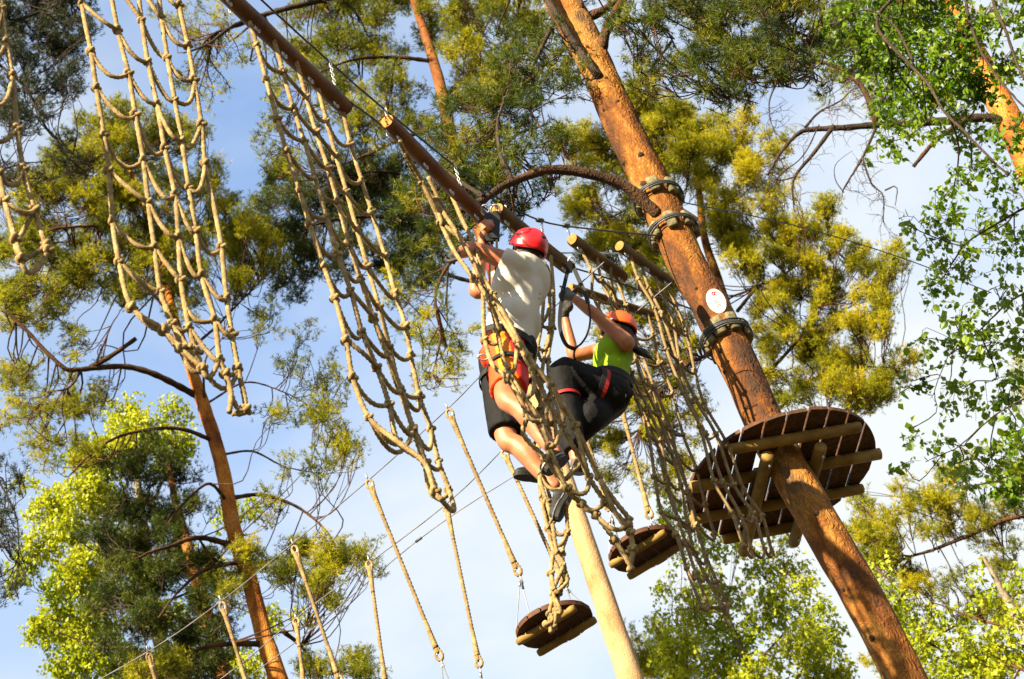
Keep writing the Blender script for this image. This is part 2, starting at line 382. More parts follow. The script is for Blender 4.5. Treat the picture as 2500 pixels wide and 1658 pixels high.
def needles(g, O, A, L, per, nl, w, tint, rs):
    """bottle-brush shoots: per thin triangles on each"""
    S = len(O)
    t = rs.uniform(0.1, 1.0, (S, per)); az = rs.uniform(0, 2 * math.pi, (S, per))
    h = np.where(np.abs(A[:, 2:3]) < 0.9, np.array([[0, 0, 1.0]]), np.array([[1.0, 0, 0]]))
    n1 = unit(np.cross(A, h)); n2 = np.cross(A, n1)
    rad_ = n1[:, None] * np.cos(az)[..., None] + n2[:, None] * np.sin(az)[..., None]
    base = O[:, None] + A[:, None] * (L[:, None] * t)[..., None]
    d = unit(A[:, None] * rs.uniform(0.35, 1.1, (S, per, 1)) + rad_ * 0.9)
    tip = base + d * (nl * rs.uniform(0.7, 1.15, (S, per, 1)))
    wv = unit(np.cross(d, rs.normal(size=(S, per, 3)))) * (w * 0.5)
    mid = base + (tip - base) * 0.4
    V = np.stack([mid - wv, mid + wv, tip], 2)
    # a needle pair reads as one narrow blade: the widest point a little above its foot, the foot on the shoot
    V[:, :, 0] = base - wv * 0.9; V[:, :, 1] = base + wv * 0.9
    T = np.arange(S * per * 3).reshape(-1, 3)
    tt = np.repeat(np.clip(tint[:, None] + rs.normal(0, 0.07, (S, per)), 0.01, 1).ravel(), 3)
    g.add(V, None, T, tt)

def make_tree(name, label, trunk, D, limbs, clumps, seed, bark_m='bark', limb_m='limb', leaf='needle', group=None, cat=None,
              spread=0.55, per=22, nl=0.060, w=0.0062, base_tint=0.45, limb_r=0.035, density=1.0, trunk_kw={}, droop=0.5, leaf_size=0.045, single=0, loc=None):
    rs = np.random.default_rng(seed)
    TP, TR = trunk_line(trunk, D)
    t = thing(name, loc if loc is not None else TP[0], label, cat or 'tree', group)
    trunk_mesh(TP, TR, seed=seed, **trunk_kw).obj('trunk', M[bark_m], t)
    dense, _ = resample(smooth_line(np.column_stack([TP, TR]), 4), 0.12)
    sprays, spray_n = [], []
    skel = [np.column_stack([dense, np.full(len(dense), 1.7)])]
    for lb in limbs:
        opts = lb[-1] if isinstance(lb[-1], dict) else {}
        pts = [a for a in lb if not isinstance(a, dict)]
        LP = limb_line(pts, D)
        r0 = opts.get('r', limb_r)
        n = len(LP)
        LPs = smooth_line(np.column_stack([LP, np.linspace(r0, opts.get('r1', r0 * 0.3), n)]), 6)
        LPs, _ = resample(LPs, 0.05)
        LPs[:, :3] += np.cumsum(rs.normal(0, 0.0035, (len(LPs), 3)), 0) * np.linspace(0, 1, len(LPs))[:, None]
        Geo().tube(LPs[:, :3], LPs[:, 3] * (1 + 0.08 * np.sin(np.arange(len(LPs)) * 1.7)), 10).obj('limb', M[opts.get('m', limb_m)], t)
        skel.append(np.column_stack([LPs, np.where(np.arange(len(LPs)) < len(LPs) * 0.3, 1.6, 1.0)]))
        if opts.get('spray'): sprays.append(LPs[int(len(LPs) * opts.get('from', 0.15)):, :3]); spray_n.append(opts['spray'])
    SK = np.vstack(skel)
    twigs, fol = Geo(), Geo()
    O, A, L, TT = [], [], [], []
    leafP, leafD, leafT = [], [], []
    birch = leaf.startswith('birch')
    if not birch:                                  # each mass breaks into smaller pads
        more = []
        for c in clumps:
            for _ in range(8):
                a, q = rs.uniform(0, 6.3), rs.uniform(0.0, 1.1) * c[2]
                more.append((c[0] + q * math.cos(a), c[1] + q * math.sin(a), c[2] * rs.uniform(0.28, 0.62), (c[3] if len(c) > 3 else 1.0)) + ((c[4] + rs.normal(0, spread * 0.6),) if len(c) > 4 else ()))
        clumps = more
    for c in clumps:
        px, py, rp = c[:3]; dn = (c[3] if len(c) > 3 else 1.0) * density
        dd = c[4] if len(c) > 4 else rs.normal(0, spread)
        ctr = pr(px, py, D + dd); r = rp * float((ctr - EYE) @ FWD) / F; 
        dist = np.linalg.norm(SK[:, :3] - ctr, axis=1) * SK[:, 4] + 0.3 * np.maximum(0, SK[:, 2] - ctr[2] + 0.1)
        k = int(np.argmin(dist)); a0 = SK[k, :3]; ln = np.linalg.norm(ctr - a0)
        br = None
        if ln > 0.12:
            m1 = a0 + (ctr - a0) * 0.35 + np.array([0, 0, -0.12 * ln]) + rs.normal(0, 0.06 * ln, 3)
            m2 = a0 + (ctr - a0) * 0.7 + np.array([0, 0, -0.10 * ln]) + rs.normal(0, 0.06 * ln, 3)
            br = smooth_line(np.array([a0, m1, m2, ctr]), 3)
            rb = min(0.004 + 0.006 * ln, SK[k, 3] * 0.7 + 0.002)
            twigs.tube(br, np.linspace(rb, 0.004, len(br)), 4, caps=False)
        ctint = base_tint + rs.normal(0, 0.15)
        if not birch:
            N = int(330 * (r / 0.41) ** 2 * dn) + 4
            m = max(2, N // 12)
            for q in range(m):
                u = rs.normal(size=3); u /= np.linalg.norm(u)
                tip = ctr + u * np.array([1, 1, 0.7]) * r * rs.uniform(0.3, 1.0) ** 0.6 + np.array([0, 0, 0.04])
                src = br[rs.integers(len(br) // 2, len(br))] if br is not None else ctr
                mid = (src + tip) / 2 + rs.normal(0, 0.05, 3) + np.array([0, 0, -0.05 * r])
                tw = np.array([src, mid, tip])
                twigs.tube(tw, np.linspace(0.0065, 0.003, len(tw)), 3, caps=False)
                ns = max(3, int(N / m + rs.normal(0, 2)))
                ax = unit(tip - mid + np.array([0, 0, 0.08]))
                f = rs.uniform(0.45, 1.05, (ns, 1))
                base = mid + (tip - mid) * f + rs.normal(0, 0.045, (ns, 3))
                dirs = unit(ax[None] * 0.8 + rs.normal(0, 0.55, (ns, 3)) + np.array([[0, 0, 0.35]]))
                O.append(base); A.append(dirs); L.append(rs.uniform(0.05, 0.12, ns))
                TT.append(np.clip(ctint + rs.normal(0, 0.10) + rs.normal(0, 0.06, ns), 0.02, 1))
        else:
            N = int(4600 * r * r * dn * (0.045 / leaf_size) ** 1.5) + 5
            m = max(3, N // 9)
            for q in range(m):
                u = rs.normal(size=3); u /= np.linalg.norm(u)
                p0 = ctr + u * np.array([1, 1, 0.8]) * r * rs.uniform(0.1, 1.0) ** 0.5
                hl = rs.uniform(0.4, 1.0) * 0.35 * min(1, r / 0.25)
                dr = unit(rs.normal(0, 0.5, 3) + np.array([0, 0, -droop]))
                p1 = p0 + dr * hl * 0.5; p2 = p1 + unit(dr + np.array([0, 0, -0.7 * droop])) * hl * 0.5
                tw = np.array([p0, p1, p2]); twigs.tube(tw, [0.003, 0.0022, 0.0014], 3, caps=False)
                if br is not None and rs.random() < 0.35:
                    twigs.tube(smooth_line(np.array([br[rs.integers(len(br) // 2, len(br))], (ctr + p0) / 2 + rs.normal(0, 0.03, 3), p0]), 2), 0.0028, 3, caps=False)
                nlv = max(3, N // m)
                f = rs.uniform(0, 1, nlv)[:, None]
                pos = np.where(f < 0.5, p0 + (p1 - p0) * f * 2, p1 + (p2 - p1) * (f * 2 - 1)) + rs.normal(0, 0.02, (nlv, 3))
                leafP.append(pos); leafD.append(unit(rs.normal(0, 0.6, (nlv, 3)) + np.array([[0, 0, -0.6]])))
                leafT.append(np.clip(ctint + rs.normal(0, 0.14, nlv) + rs.normal(0, 0.06), 0.02, 1))
    if O:
        needles(fol, np.vstack(O), np.vstack(A), np.concatenate(L), per, nl, w, np.concatenate(TT), rs)
    if leafP:
        Pp, Dd, Tt = np.vstack(leafP), np.vstack(leafD), np.concatenate(leafT)
        n = len(Pp)
        side = unit(np.cross(Dd, rs.normal(size=(n, 3)))); nor = np.cross(Dd, side)
        sz = leaf_size * rs.uniform(0.5, 1.35, (n, 1))
        if single:
            dep = (Pp - EYE) @ FWD
            X = 1250 + F * ((Pp - EYE) @ RIGHT) / dep; Y = 829 - F * ((Pp - EYE) @ UP) / dep
            ok = (X > 10) & (X < 2490) & (Y > 10) & (Y < 1648)
            score = np.where(ok, sz[:, 0] / dep, 0); pick = np.argsort(-score)[:single]
            base_me = []
            for tv in (0.3, 0.5, 0.7, 0.9):
                lv = np.array([[0, 0, 0], [0.30, 0.16, 0.05], [0.42, 0.52, 0.08], [0.24, 0.85, 0.03], [0, 1.12, -0.05], [-0.24, 0.85, 0.03], [-0.42, 0.52, 0.08], [-0.30, 0.16, 0.05], [0, 0.5, -0.02]])
                base_me.append(Geo().add(lv, None, [[8, k, (k + 1) % 8] for k in range(8)], tv).mesh('birch_leaf', M[leaf], smooth=False))
            for k in pick:
                o = link('leaf', base_me[int(np.clip(Tt[k] * 4, 0, 3))])
                s = sz[k, 0]
                o.matrix_basis = Matrix(((side[k][0] * s, Dd[k][0] * s, nor[k][0] * s, Pp[k][0] - t.location.x), (side[k][1] * s, Dd[k][1] * s, nor[k][1] * s, Pp[k][1] - t.location.y), (side[k][2] * s, Dd[k][2] * s, nor[k][2] * s, Pp[k][2] - t.location.z), (0, 0, 0, 1)))
                o.parent = t
            keep = np.ones(n, bool); keep[pick] = False
            Pp, Dd, Tt, side, nor, sz = Pp[keep], Dd[keep], Tt[keep], side[keep], nor[keep], sz[keep]; n = len(Pp)
        V = np.stack([Pp, Pp + Dd * sz * 0.45 + side * sz * 0.42 + nor * sz * 0.1, Pp + Dd * sz * 1.1, Pp + Dd * sz * 0.45 - side * sz * 0.42 + nor * sz * 0.1], 1)
        i = np.arange(n)[:, None] * 4
        fol.add(V, None, np.vstack([i + np.array([[0, 1, 2]]), i + np.array([[0, 2, 3]])]), np.repeat(Tt, 4))
    for LP, n in zip(sprays, spray_n):              # fine bare twigs along a bough
        for _ in range(n):
            p = LP[rs.integers(len(LP))]; d = unit(rs.normal(0, 0.7, 3) + np.array([0.1, -0.2, -0.75])); L0 = rs.uniform(0.12, 0.5)
            P = [p]; q = p.copy(); dd_ = d
            for _k in range(5):
                dd_ = unit(dd_ + rs.normal(0, 0.35, 3)); q = q + dd_ * L0 / 5; P.append(q)
            P = np.array(P); twigs.tube(P, np.linspace(0.004, 0.0014, 6), 3, caps=False)
            for _k in range(rs.integers(2, 5)):
                j = rs.integers(1, 5); e = unit(dd_ + rs.normal(0, 0.8, 3)); l1 = L0 * rs.uniform(0.2, 0.5)
                twigs.tube(np.array([P[j], P[j] + e * l1 * 0.5 + rs.normal(0, 0.012, 3), P[j] + unit(e + np.array([0, 0, -0.4])) * l1]), [0.0026, 0.0018, 0.0012], 3, caps=False)
    if twigs.n: tag(twigs.obj('twigs', M[limb_m], t), kind='stuff')
    if fol.n: tag(fol.obj('crown', M[leaf], t, smooth=False), kind='stuff')
    return t, TP, TR

G_PINE = 'pines around the rope course'
# main pine of the course
T5D = 10.6
T5, T5P, T5R = make_tree('pine_tree', 'thick orange-barked pine that carries the round platform and a white oval plaque',
    [(2260, 1760, 104), (2130, 1500, 101), (2020, 1310, 99), (1900, 1100, 97), (1830, 950, 95), (1780, 840, 93), (1730, 740, 92), (1680, 650, 92),
     (1640, 560, 92), (1590, 450, 91), (1540, 350, 88), (1490, 240, 85), (1450, 150, 83), (1405, 60, 86), (1370, 0, 84), (1330, -90, 65), (1290, -190, 48)], T5D,
    [[(1612, 528, -0.1), (1520, 450, -.3), (1400, 415, -.5), (1330, 413, -.6), (1250, 440, -.7), (1180, 480, -.9), (1130, 500, -1), {'r': 0.042, 'r1': 0.022, 'm': 'limb'}],
     [(1250, 440, -.7), (1220, 380, -.6), (1210, 300, -.5), (1240, 220, -.4), {'r': 0.022, 'm': 'limb_dark'}], [(1180, 480, -.9), (1120, 440, -.8), (1070, 400, -.8), {'r': 0.02, 'm': 'limb_dark'}], [(1360, 40, 0), (1320, 120, -.1), (1290, 200, -.2), (1300, 280, -.2), {'r': 0.022, 'm': 'limb_dark'}],
     [(1468, 195, -0.12), (1440, 160, -0.2), (1400, 105, -0.22), (1355, 30, -0.26), (1320, -30, -0.3), (1290, -90, -0.3), {'r': 0.033, 'r1': 0.030, 'm': 'limb_dark'}],
     [(1468, 125, -0.05), (1480, 75, -0.1), (1508, 20, -0.1), (1540, -40, 0), {'r': 0.045, 'r1': 0.03}],
     [(1418, 45, -0.05), (1415, 0, -0.12), (1400, -60, -.1), {'r': 0.035}],
     [(1440, 40, 0), (1480, 22, 0.05), (1540, -20, 0.1), (1620, -10, 0.1), (1700, 40, .1), (1780, 110, .1), (1830, 180, .1), {'r': 0.04, 'r1': 0.012}],
     [(1500, 40, 0.1), (1600, 60, .2), (1640, 100, .2), {'r': 0.02, 'm': 'limb_dark'}], [(1620, -10, .1), (1760, -20, 0), (1880, 30, 0), (1960, 100, 0), (1975, 170, 0), {'r': 0.022, 'm': 'limb_dark'}], [(1830, 180, .1), (1790, 235, .1), (1720, 215, .1), {'r': 0.012, 'm': 'limb_dark'}], [(1640, 100, .2), (1600, 160, .2), (1565, 215, .2), {'r': 0.012, 'm': 'limb_dark'}]],
    [(1600, 60, 75), (1680, 30, 80), (1760, 70, 85), (1850, 50, 85), (1930, 90, 80), (1700, 120, 70), (1800, 150, 85), (1890, 180, 80), (1650, 190, 60, .6),
     (1970, 170, 60), (1560, 140, 55, .5), (1790, 230, 55, .7), (1520, 50, 50, .5), (1570, 225, 45, .4), (1730, 210, 45, .5), (1850, 120, 70), (1960, 30, 80), (1480, -60, 90), (1600, -70, 100), (1750, -60, 100), (1900, -60, 100), (2000, -50, 90),
     (1180, -80, 90), (1300, -120, 90),
     (1060, 450, 85, 1.5, -.5), (1210, 340, 105, 1.5, -.3), (1300, 240, 85, 1.5, -.2), (1330, 350, 70, 1.4, -.3), (1230, 440, 80, 1.5, -.4), (1120, 560, 75, 1.4, -.5), (1390, 120, 55, .9), (1390, 200, 50, .8), (1240, 520, 45, .7, -.4), (1340, 440, 45, .7, -.3), (1150, 260, 65, 1.2, -.2), (1080, 340, 60, 1.2, -.4), (1010, 520, 60, 1.2, -.6), (1250, 150, 70, 1), (1330, 100, 60, 1)],
    5, leaf='needle_shaded', base_tint=0.42, spread=0.3, density=0.75, trunk_kw=dict(sides=48, step=0.03, rough=0.045), group=G_PINE)
for (px, py, s) in [(1565, 380, 20), (1573, 452, 24), (1508, 250, 15), (1822, 997, 20), (1885, 980, 18), (1760, 858, 18), (1843, 1015, 12), (1995, 1255, 20), (2130, 1560, 22), (1770, 910, 16), (2060, 1440, 14), (1700, 705, 12), (1480, 330, 14), (1545, 250, 20)]:
    k = int(np.argmin([np.linalg.norm(pr(px, py, T5D) - p) for p in T5P]))
    dense, _ = resample(np.column_stack([T5P, T5R]), 0.02)
    j = int(np.argmin(np.linalg.norm(dense[:, :3] - pr(px, py, T5D), axis=1)))
    v = ray(px, py); axis = dense[j, :3]; r = dense[j, 3]
    # first meeting of the sight line with the trunk
    dc = float((axis - EYE) @ FWD); ts = np.linspace(dc - 1, dc + 0.3, 600); q = EYE + ts[:, None] * v
    dd = np.min(np.linalg.norm(q[:, None] - dense[None, max(0, j - 40):j + 40, :3], axis=2), axis=1)
    hit = np.where(dd < r * 0.99)[0]
    if len(hit) == 0: continue
    p = q[hit[0]]; n = unit(p - axis); sz = s * dc / F * 0.5
    tang = unit(np.cross(n, [0, 0, 1])); vert = np.cross(n, tang)
    Geo().ell(p, tang * sz * 0.8, vert * sz, n * sz * 0.45, 10, 6).obj('branch_scar', M['knot_hole'], T5)

# upper-middle pine: its pale lower trunk shows under the climbers' feet
T4, T4P, T4R = make_tree('pine_tree', 'tall pine behind the climbers with a sunlit pale bare lower trunk and a wide crown',
    [(1560, 1720, 64), (1470, 1450, 56), (1400, 1240, 50), (1300, 930, 42), (1219, 700, 37), (1150, 490, 33), (1110, 370, 32), (1075, 210, 28), (1040, 90, 23), (1010, 0, 19), (980, -100, 15), (950, -220, 8)], 20.0,
    [[(1000, -40, 0), (860, -15, -.6), (700, 18, -1), (640, 35, -1), (560, 68, -1.1), (500, 112, -1.2), (440, 135, -1.2), {'r': 0.06, 'r1': 0.012, 'm': 'limb_dark'}],
     [(640, 36, -1), (590, 60, -1), (520, 85, -1), (480, 130, -1), (455, 185, -1), {'r': 0.03, 'm': 'limb_dark'}],
     [(1080, 240, 0), (1130, 200, .3), (1200, 160, .4), (1270, 100, .5), {'r': 0.04}], [(1095, 300, 0), (1000, 330, -.3), (900, 370, -.5), (820, 400, -.6), {'r': 0.045}],
     [(1120, 395, 0), (1180, 400, .1), (1260, 330, .3), (1330, 300, .5), {'r': 0.04}], [(1150, 500, 0), (1060, 520, -.2), (980, 500, -.4), {'r': 0.03, 'm': 'limb_dark'}],
     [(1060, 150, 0), (960, 140, -.3), (860, 150, -.5), (760, 190, -.6), {'r': 0.035}], [(1180, 580, 0), (1100, 640, -.3), (1060, 720, -.4), (1070, 820, -.5), (1050, 900, -.5), {'r': 0.03}]],
    [(800, 40, 90), (730, 120, 75), (880, 120, 90), (800, 210, 80), (930, 40, 80), (960, 180, 85), (880, 280, 80), (1060, 50, 75, .9), (1000, 280, 75), (1130, 110, 80), (1180, 20, 80), (1210, 190, 85), (1290, 70, 75),
     (690, 220, 50, .6), (660, 330, 60, .6), (700, 410, 70, .7),
     (1050, 780, 60, .7), (1085, 840, 65, .7), (1100, 905, 45, .5), (970, 720, 50, .6), (1040, 930, 40, .3),
     (500, 60, 70, .3), (560, 150, 60, .25), (430, 60, 60, .3), (460, 200, 55, .3), (520, 230, 50, .2), 
     (780, -60, 100), (950, -70, 110), (1120, -70, 110), (1260, -60, 90)],
    4, bark_m='bark_pale', base_tint=0.50, spread=0.8, density=1.25, per=11, w=0.0096, trunk_kw=dict(sides=26, step=0.08, rough=0.03), group=G_PINE)

T13, _, _ = make_tree('pine_tree', 'shade-dark lower boughs of the tall pine behind the second rope net, on an added trunk, left of the climbers',  # shaded boughs of the tall pine: shade in the needle colour, hidden trunk added
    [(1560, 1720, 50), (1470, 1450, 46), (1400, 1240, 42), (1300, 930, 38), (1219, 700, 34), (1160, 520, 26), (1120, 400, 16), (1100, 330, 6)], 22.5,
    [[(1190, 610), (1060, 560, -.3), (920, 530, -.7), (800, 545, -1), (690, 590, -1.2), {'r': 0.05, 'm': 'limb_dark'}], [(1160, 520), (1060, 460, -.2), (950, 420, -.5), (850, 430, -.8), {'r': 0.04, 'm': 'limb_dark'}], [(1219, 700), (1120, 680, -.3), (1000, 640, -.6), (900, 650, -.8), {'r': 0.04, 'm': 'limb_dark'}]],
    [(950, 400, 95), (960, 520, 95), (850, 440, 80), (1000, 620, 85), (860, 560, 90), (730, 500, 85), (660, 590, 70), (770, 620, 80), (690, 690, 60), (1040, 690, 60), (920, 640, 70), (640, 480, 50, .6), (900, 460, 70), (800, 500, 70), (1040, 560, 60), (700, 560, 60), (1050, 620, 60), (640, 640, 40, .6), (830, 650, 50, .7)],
    13, limb_m='limb_dark', leaf='needle_shaded', base_tint=0.36, spread=0.6, density=1.25, per=11, w=0.0098, group=G_PINE)

# pine at the left
T1, T1P, T1R = make_tree('pine_tree', 'slim leaning orange pine behind the left rope nets with drooping lower boughs',
    [(700, 1720, 48), (650, 1570, 43), (610, 1420, 40), (570, 1290, 38), (540, 1130, 35), (500, 1000, 33), (470, 910, 28), (445, 840, 25), (420, 760, 23), (395, 640, 20), (370, 560, 19), (345, 480, 16), (320, 420, 12), (300, 340, 7)], 20.0,
    [[(478, 965), (380, 915, -.4), (300, 895, -.6), (200, 900, -.8), (150, 893, -.9), (60, 800, -1.1), (10, 750, -1.2), {'r': 0.045, 'r1': 0.02}],
     [(220, 897, -.75), (270, 870, -.8), (330, 828, -.9), {'r': 0.035, 'r1': 0.028}], [(200, 902, -.8), (170, 945, -.8), (120, 960, -.9), (90, 1010, -1), {'r': 0.018}], [(235, 885, -.8), (270, 800, -.8), (300, 750, -.9), {'r': 0.015}],
     [(530, 1080), (430, 1045, -.3), (300, 1058, -.6), (220, 1100, -.8), (160, 1150, -1), {'r': 0.03}], [(570, 1215), (640, 1208, .3), (720, 1235, .5), (790, 1290, .6), (830, 1350, .7), {'r': 0.03}],
     [(565, 1330), (480, 1312, -.3), (400, 1335, -.6), (330, 1360, -.8), {'r': 0.04}], [(585, 1372), (500, 1390, -.4), (440, 1440, -.6), (390, 1505, -.7), {'r': 0.03}], [(640, 1572), (550, 1573, -.4), (480, 1590, -.6), (400, 1640, -.8), {'r': 0.04}],
     [(555, 1225), (510, 1180, -.5), (450, 1225, -.6), (405, 1280, -.6), {'r': 0.025}], [(540, 1110), (620, 1103, .3), (700, 1140, .5), (780, 1150, .6), {'r': 0.018}], [(690, 1540), (745, 1590, .3), (800, 1690, .4), {'r': 0.03}],
     [(505, 985), (600, 935, .2), (700, 960, .4), (790, 1010, .5), {'r': 0.016}], [(455, 860), (540, 790, .2), (610, 720, .3), (660, 680, .4), {'r': 0.022}], [(372, 560), (330, 520, -.2), (305, 460, -.2), (290, 380, -.2), {'r': 0.04}],
     [(400, 660), (300, 560, -.3), (180, 550, -.6), (110, 560, -.7), {'r': 0.035}], [(430, 780), (350, 700, -.3), (220, 640, -.6), {'r': 0.03}], [(380, 600), (460, 540, .2), (560, 590, .4), {'r': 0.03}], [(500, 1000), (500, 880, -.3), (540, 830, -.3), {'r': 0.02}]],
    [(240, 330, 85), (330, 290, 75), (190, 420, 85), (285, 440, 95), (385, 420, 75), (430, 310, 55), (480, 350, 45, .7), (130, 480, 80), (90, 570, 80), (190, 590, 90), (300, 590, 80), (420, 610, 75), (560, 600, 70), (610, 560, 60), (640, 650, 55), (540, 490, 55, .7),
     (370, 600, 55), (400, 690, 55), (440, 760, 45), (330, 480, 55), (400, 520, 70), (250, 510, 70), (140, 400, 60), (60, 500, 60), (500, 430, 50), (340, 660, 60), (170, 670, 60), (20, 600, 60), (480, 660, 50), (520, 560, 50), (50, 660, 80), (130, 720, 80), (450, 700, 60), (580, 690, 55), (250, 690, 55), (50, 780, 70), (340, 730, 60, .8), (60, 930, 90, .45), (150, 1000, 90, .45), (100, 1060, 80, .5), (250, 960, 80, .4), (30, 1020, 60, .4), (180, 820, 60, .5),
     (560, 1450, 60, .8), (620, 1370, 60, .8), (200, 1130, 60, .7),
     (780, 1020, 90, .35), (700, 900, 75, .25), (800, 950, 60, .3), (760, 1130, 80, .35), (850, 1100, 50, .3), (680, 1020, 60, .25), (820, 1370, 75), (740, 1340, 55, .8), (900, 1380, 55, .5), (780, 1430, 65, .8), (700, 1420, 60, .8), (880, 1620, 70, .7), (760, 1640, 60, .7),
     (640, 780, 60, .25), (680, 1250, 50, .3), (400, 1640, 70)],
    1, bark_m='bark_red', base_tint=0.55, spread=0.7, density=1.6, per=11, w=0.0096, trunk_kw=dict(sides=28, step=0.06, rough=0.05), group=G_PINE)

T12, _, _ = make_tree('pine_tree', 'shade-dark lower boughs left of the slim leaning orange trunk, before the lime birch, on an added trunk',  # boughs in shade, darkened by needle colour and set on an added trunk
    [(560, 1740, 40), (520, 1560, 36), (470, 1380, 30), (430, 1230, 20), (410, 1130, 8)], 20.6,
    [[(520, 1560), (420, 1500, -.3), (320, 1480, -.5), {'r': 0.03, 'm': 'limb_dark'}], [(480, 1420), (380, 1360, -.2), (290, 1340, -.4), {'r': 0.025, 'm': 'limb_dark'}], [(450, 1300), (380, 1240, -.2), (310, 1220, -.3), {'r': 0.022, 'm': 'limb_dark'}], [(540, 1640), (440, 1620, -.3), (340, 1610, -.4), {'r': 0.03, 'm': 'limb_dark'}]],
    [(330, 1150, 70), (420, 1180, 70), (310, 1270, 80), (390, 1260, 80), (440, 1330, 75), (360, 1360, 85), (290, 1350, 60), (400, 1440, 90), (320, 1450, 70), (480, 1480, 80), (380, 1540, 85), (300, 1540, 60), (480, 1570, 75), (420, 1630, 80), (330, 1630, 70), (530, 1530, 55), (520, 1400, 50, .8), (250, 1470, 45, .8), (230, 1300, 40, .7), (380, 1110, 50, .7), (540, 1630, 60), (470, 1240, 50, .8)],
    14, limb_m='limb_dark', leaf='needle_shaded', base_tint=0.30, spread=0.45, density=1.25, per=12, w=0.0094, group=G_PINE)

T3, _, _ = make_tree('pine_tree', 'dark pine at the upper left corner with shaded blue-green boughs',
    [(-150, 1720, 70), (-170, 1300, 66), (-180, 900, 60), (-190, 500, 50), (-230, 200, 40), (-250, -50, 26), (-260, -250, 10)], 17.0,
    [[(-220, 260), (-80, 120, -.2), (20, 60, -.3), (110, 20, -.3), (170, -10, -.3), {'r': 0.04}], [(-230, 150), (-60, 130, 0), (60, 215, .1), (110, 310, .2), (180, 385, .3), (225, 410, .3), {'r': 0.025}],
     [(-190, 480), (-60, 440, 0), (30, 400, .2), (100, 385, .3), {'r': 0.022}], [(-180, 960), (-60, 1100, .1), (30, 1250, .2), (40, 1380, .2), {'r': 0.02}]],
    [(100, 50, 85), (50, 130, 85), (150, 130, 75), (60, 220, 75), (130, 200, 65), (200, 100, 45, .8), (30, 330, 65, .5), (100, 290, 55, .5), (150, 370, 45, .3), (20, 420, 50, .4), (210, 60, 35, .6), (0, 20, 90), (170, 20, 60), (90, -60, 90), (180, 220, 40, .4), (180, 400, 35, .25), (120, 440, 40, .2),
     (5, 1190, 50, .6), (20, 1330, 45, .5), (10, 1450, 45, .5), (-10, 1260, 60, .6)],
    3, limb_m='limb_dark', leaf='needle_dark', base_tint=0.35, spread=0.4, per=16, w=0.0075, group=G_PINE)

T6, _, _ = make_tree('pine_tree', 'slender orange-stemmed pine right behind the thick trunk with bright yellow-green crown',
    [(2250, 1740, 34), (2120, 1490, 32), (2010, 1300, 30), (1895, 1095, 28), (1835, 950, 27), (1790, 800, 25), (1752, 680, 22), (1720, 580, 19), (1707, 470, 16), (1690, 350, 12), (1680, 270, 7)], 25.0,
    [[(1800, 760), (1850, 700, .2), (1900, 680, .3), (1960, 640, .4), (2040, 610, .5), {'r': 0.03}], [(1880, 905, -.1), (1950, 830, -.2), (1988, 775, -.2), (1992, 745, -.2), (1960, 735, -.2), {'r': 0.03}], [(1900, 1000), (1980, 930, .2), (2080, 900, .3), (2180, 900, .5), {'r': 0.03}],
     [(1712, 540), (1640, 500, -.2), (1560, 500, -.3), (1470, 540, -.5), {'r': 0.03}], [(1705, 440), (1760, 400, .2), (1820, 390, .3), {'r': 0.02}], [(1700, 420), (1620, 380, 0), (1560, 340, 0), {'r': 0.02}], [(1830, 850), (1700, 880, -.4), (1620, 950, -.6), (1560, 1050, -.8), {'r': 0.03}],
     [(1950, 1190), (1975, 1130, .3), (2010, 1030, .3), {'r': 0.015}]],
    [(1900, 470, 55, .8), (1980, 560, 60), (2000, 690, 60), (1930, 600, 50), (1760, 560, 50), (2120, 780, 60), (2160, 650, 50), (1900, 860, 60), (1960, 780, 50), (2020, 880, 60), (2130, 960, 60), (1900, 960, 50), (1480, 620, 50), (1540, 700, 50), (1450, 900, 45, .6), (1520, 980, 55), (1420, 1060, 45, .6), (1580, 620, 50), (1500, 800, 45, .7), (1430, 330, 45), (1400, 470, 40, .7), (1530, 260, 45), (1800, 330, 50), (1890, 370, 45, .6), (1600, 260, 55), (1640, 300, 60), (1720, 330, 60), (1600, 410, 60), (1700, 420, 60), (1420, 400, 45, .7), (1490, 430, 50), (1600, 290, 65), (1560, 345, 60), (1680, 310, 60), (1650, 380, 75), (1760, 370, 75), (1830, 400, 60), (1560, 420, 55), (1480, 350, 50, .8), (1450, 540, 65), (1520, 560, 55), (1430, 490, 50), (1540, 480, 45), (1750, 480, 65, .8), (1820, 560, 75), (1900, 560, 55, .8), (1950, 640, 60), (2030, 600, 50, .8), (2085, 640, 50), (1850, 660, 55), (1900, 720, 55), (1780, 590, 45),
     (2050, 720, 65, .8), (2150, 720, 45, .7), (1850, 800, 60, .5), (1980, 850, 70, .6), (2080, 800, 55, .7), (2100, 880, 70, .8), (2180, 900, 60), (1960, 930, 55, .7), (2050, 950, 65), (1870, 740, 45, .7), (1640, 690, 50), (1600, 720, 50), (1640, 820, 55), (1660, 900, 60, .9), (1580, 1000, 65, .7), (1500, 1080, 55, .7), (1620, 1060, 60, .8), (1560, 900, 50, .8), (1700, 1000, 50, .5), (1480, 1170, 40, .25),
     (1610, 620, 50), (1560, 780, 45, .8), (1600, 1160, 50, .6), (1690, 1120, 50, .6)],
    6, bark_m='bark', base_tint=0.70, spread=0.6, density=2.0, per=9, w=0.0112, nl=0.064, group=G_PINE)

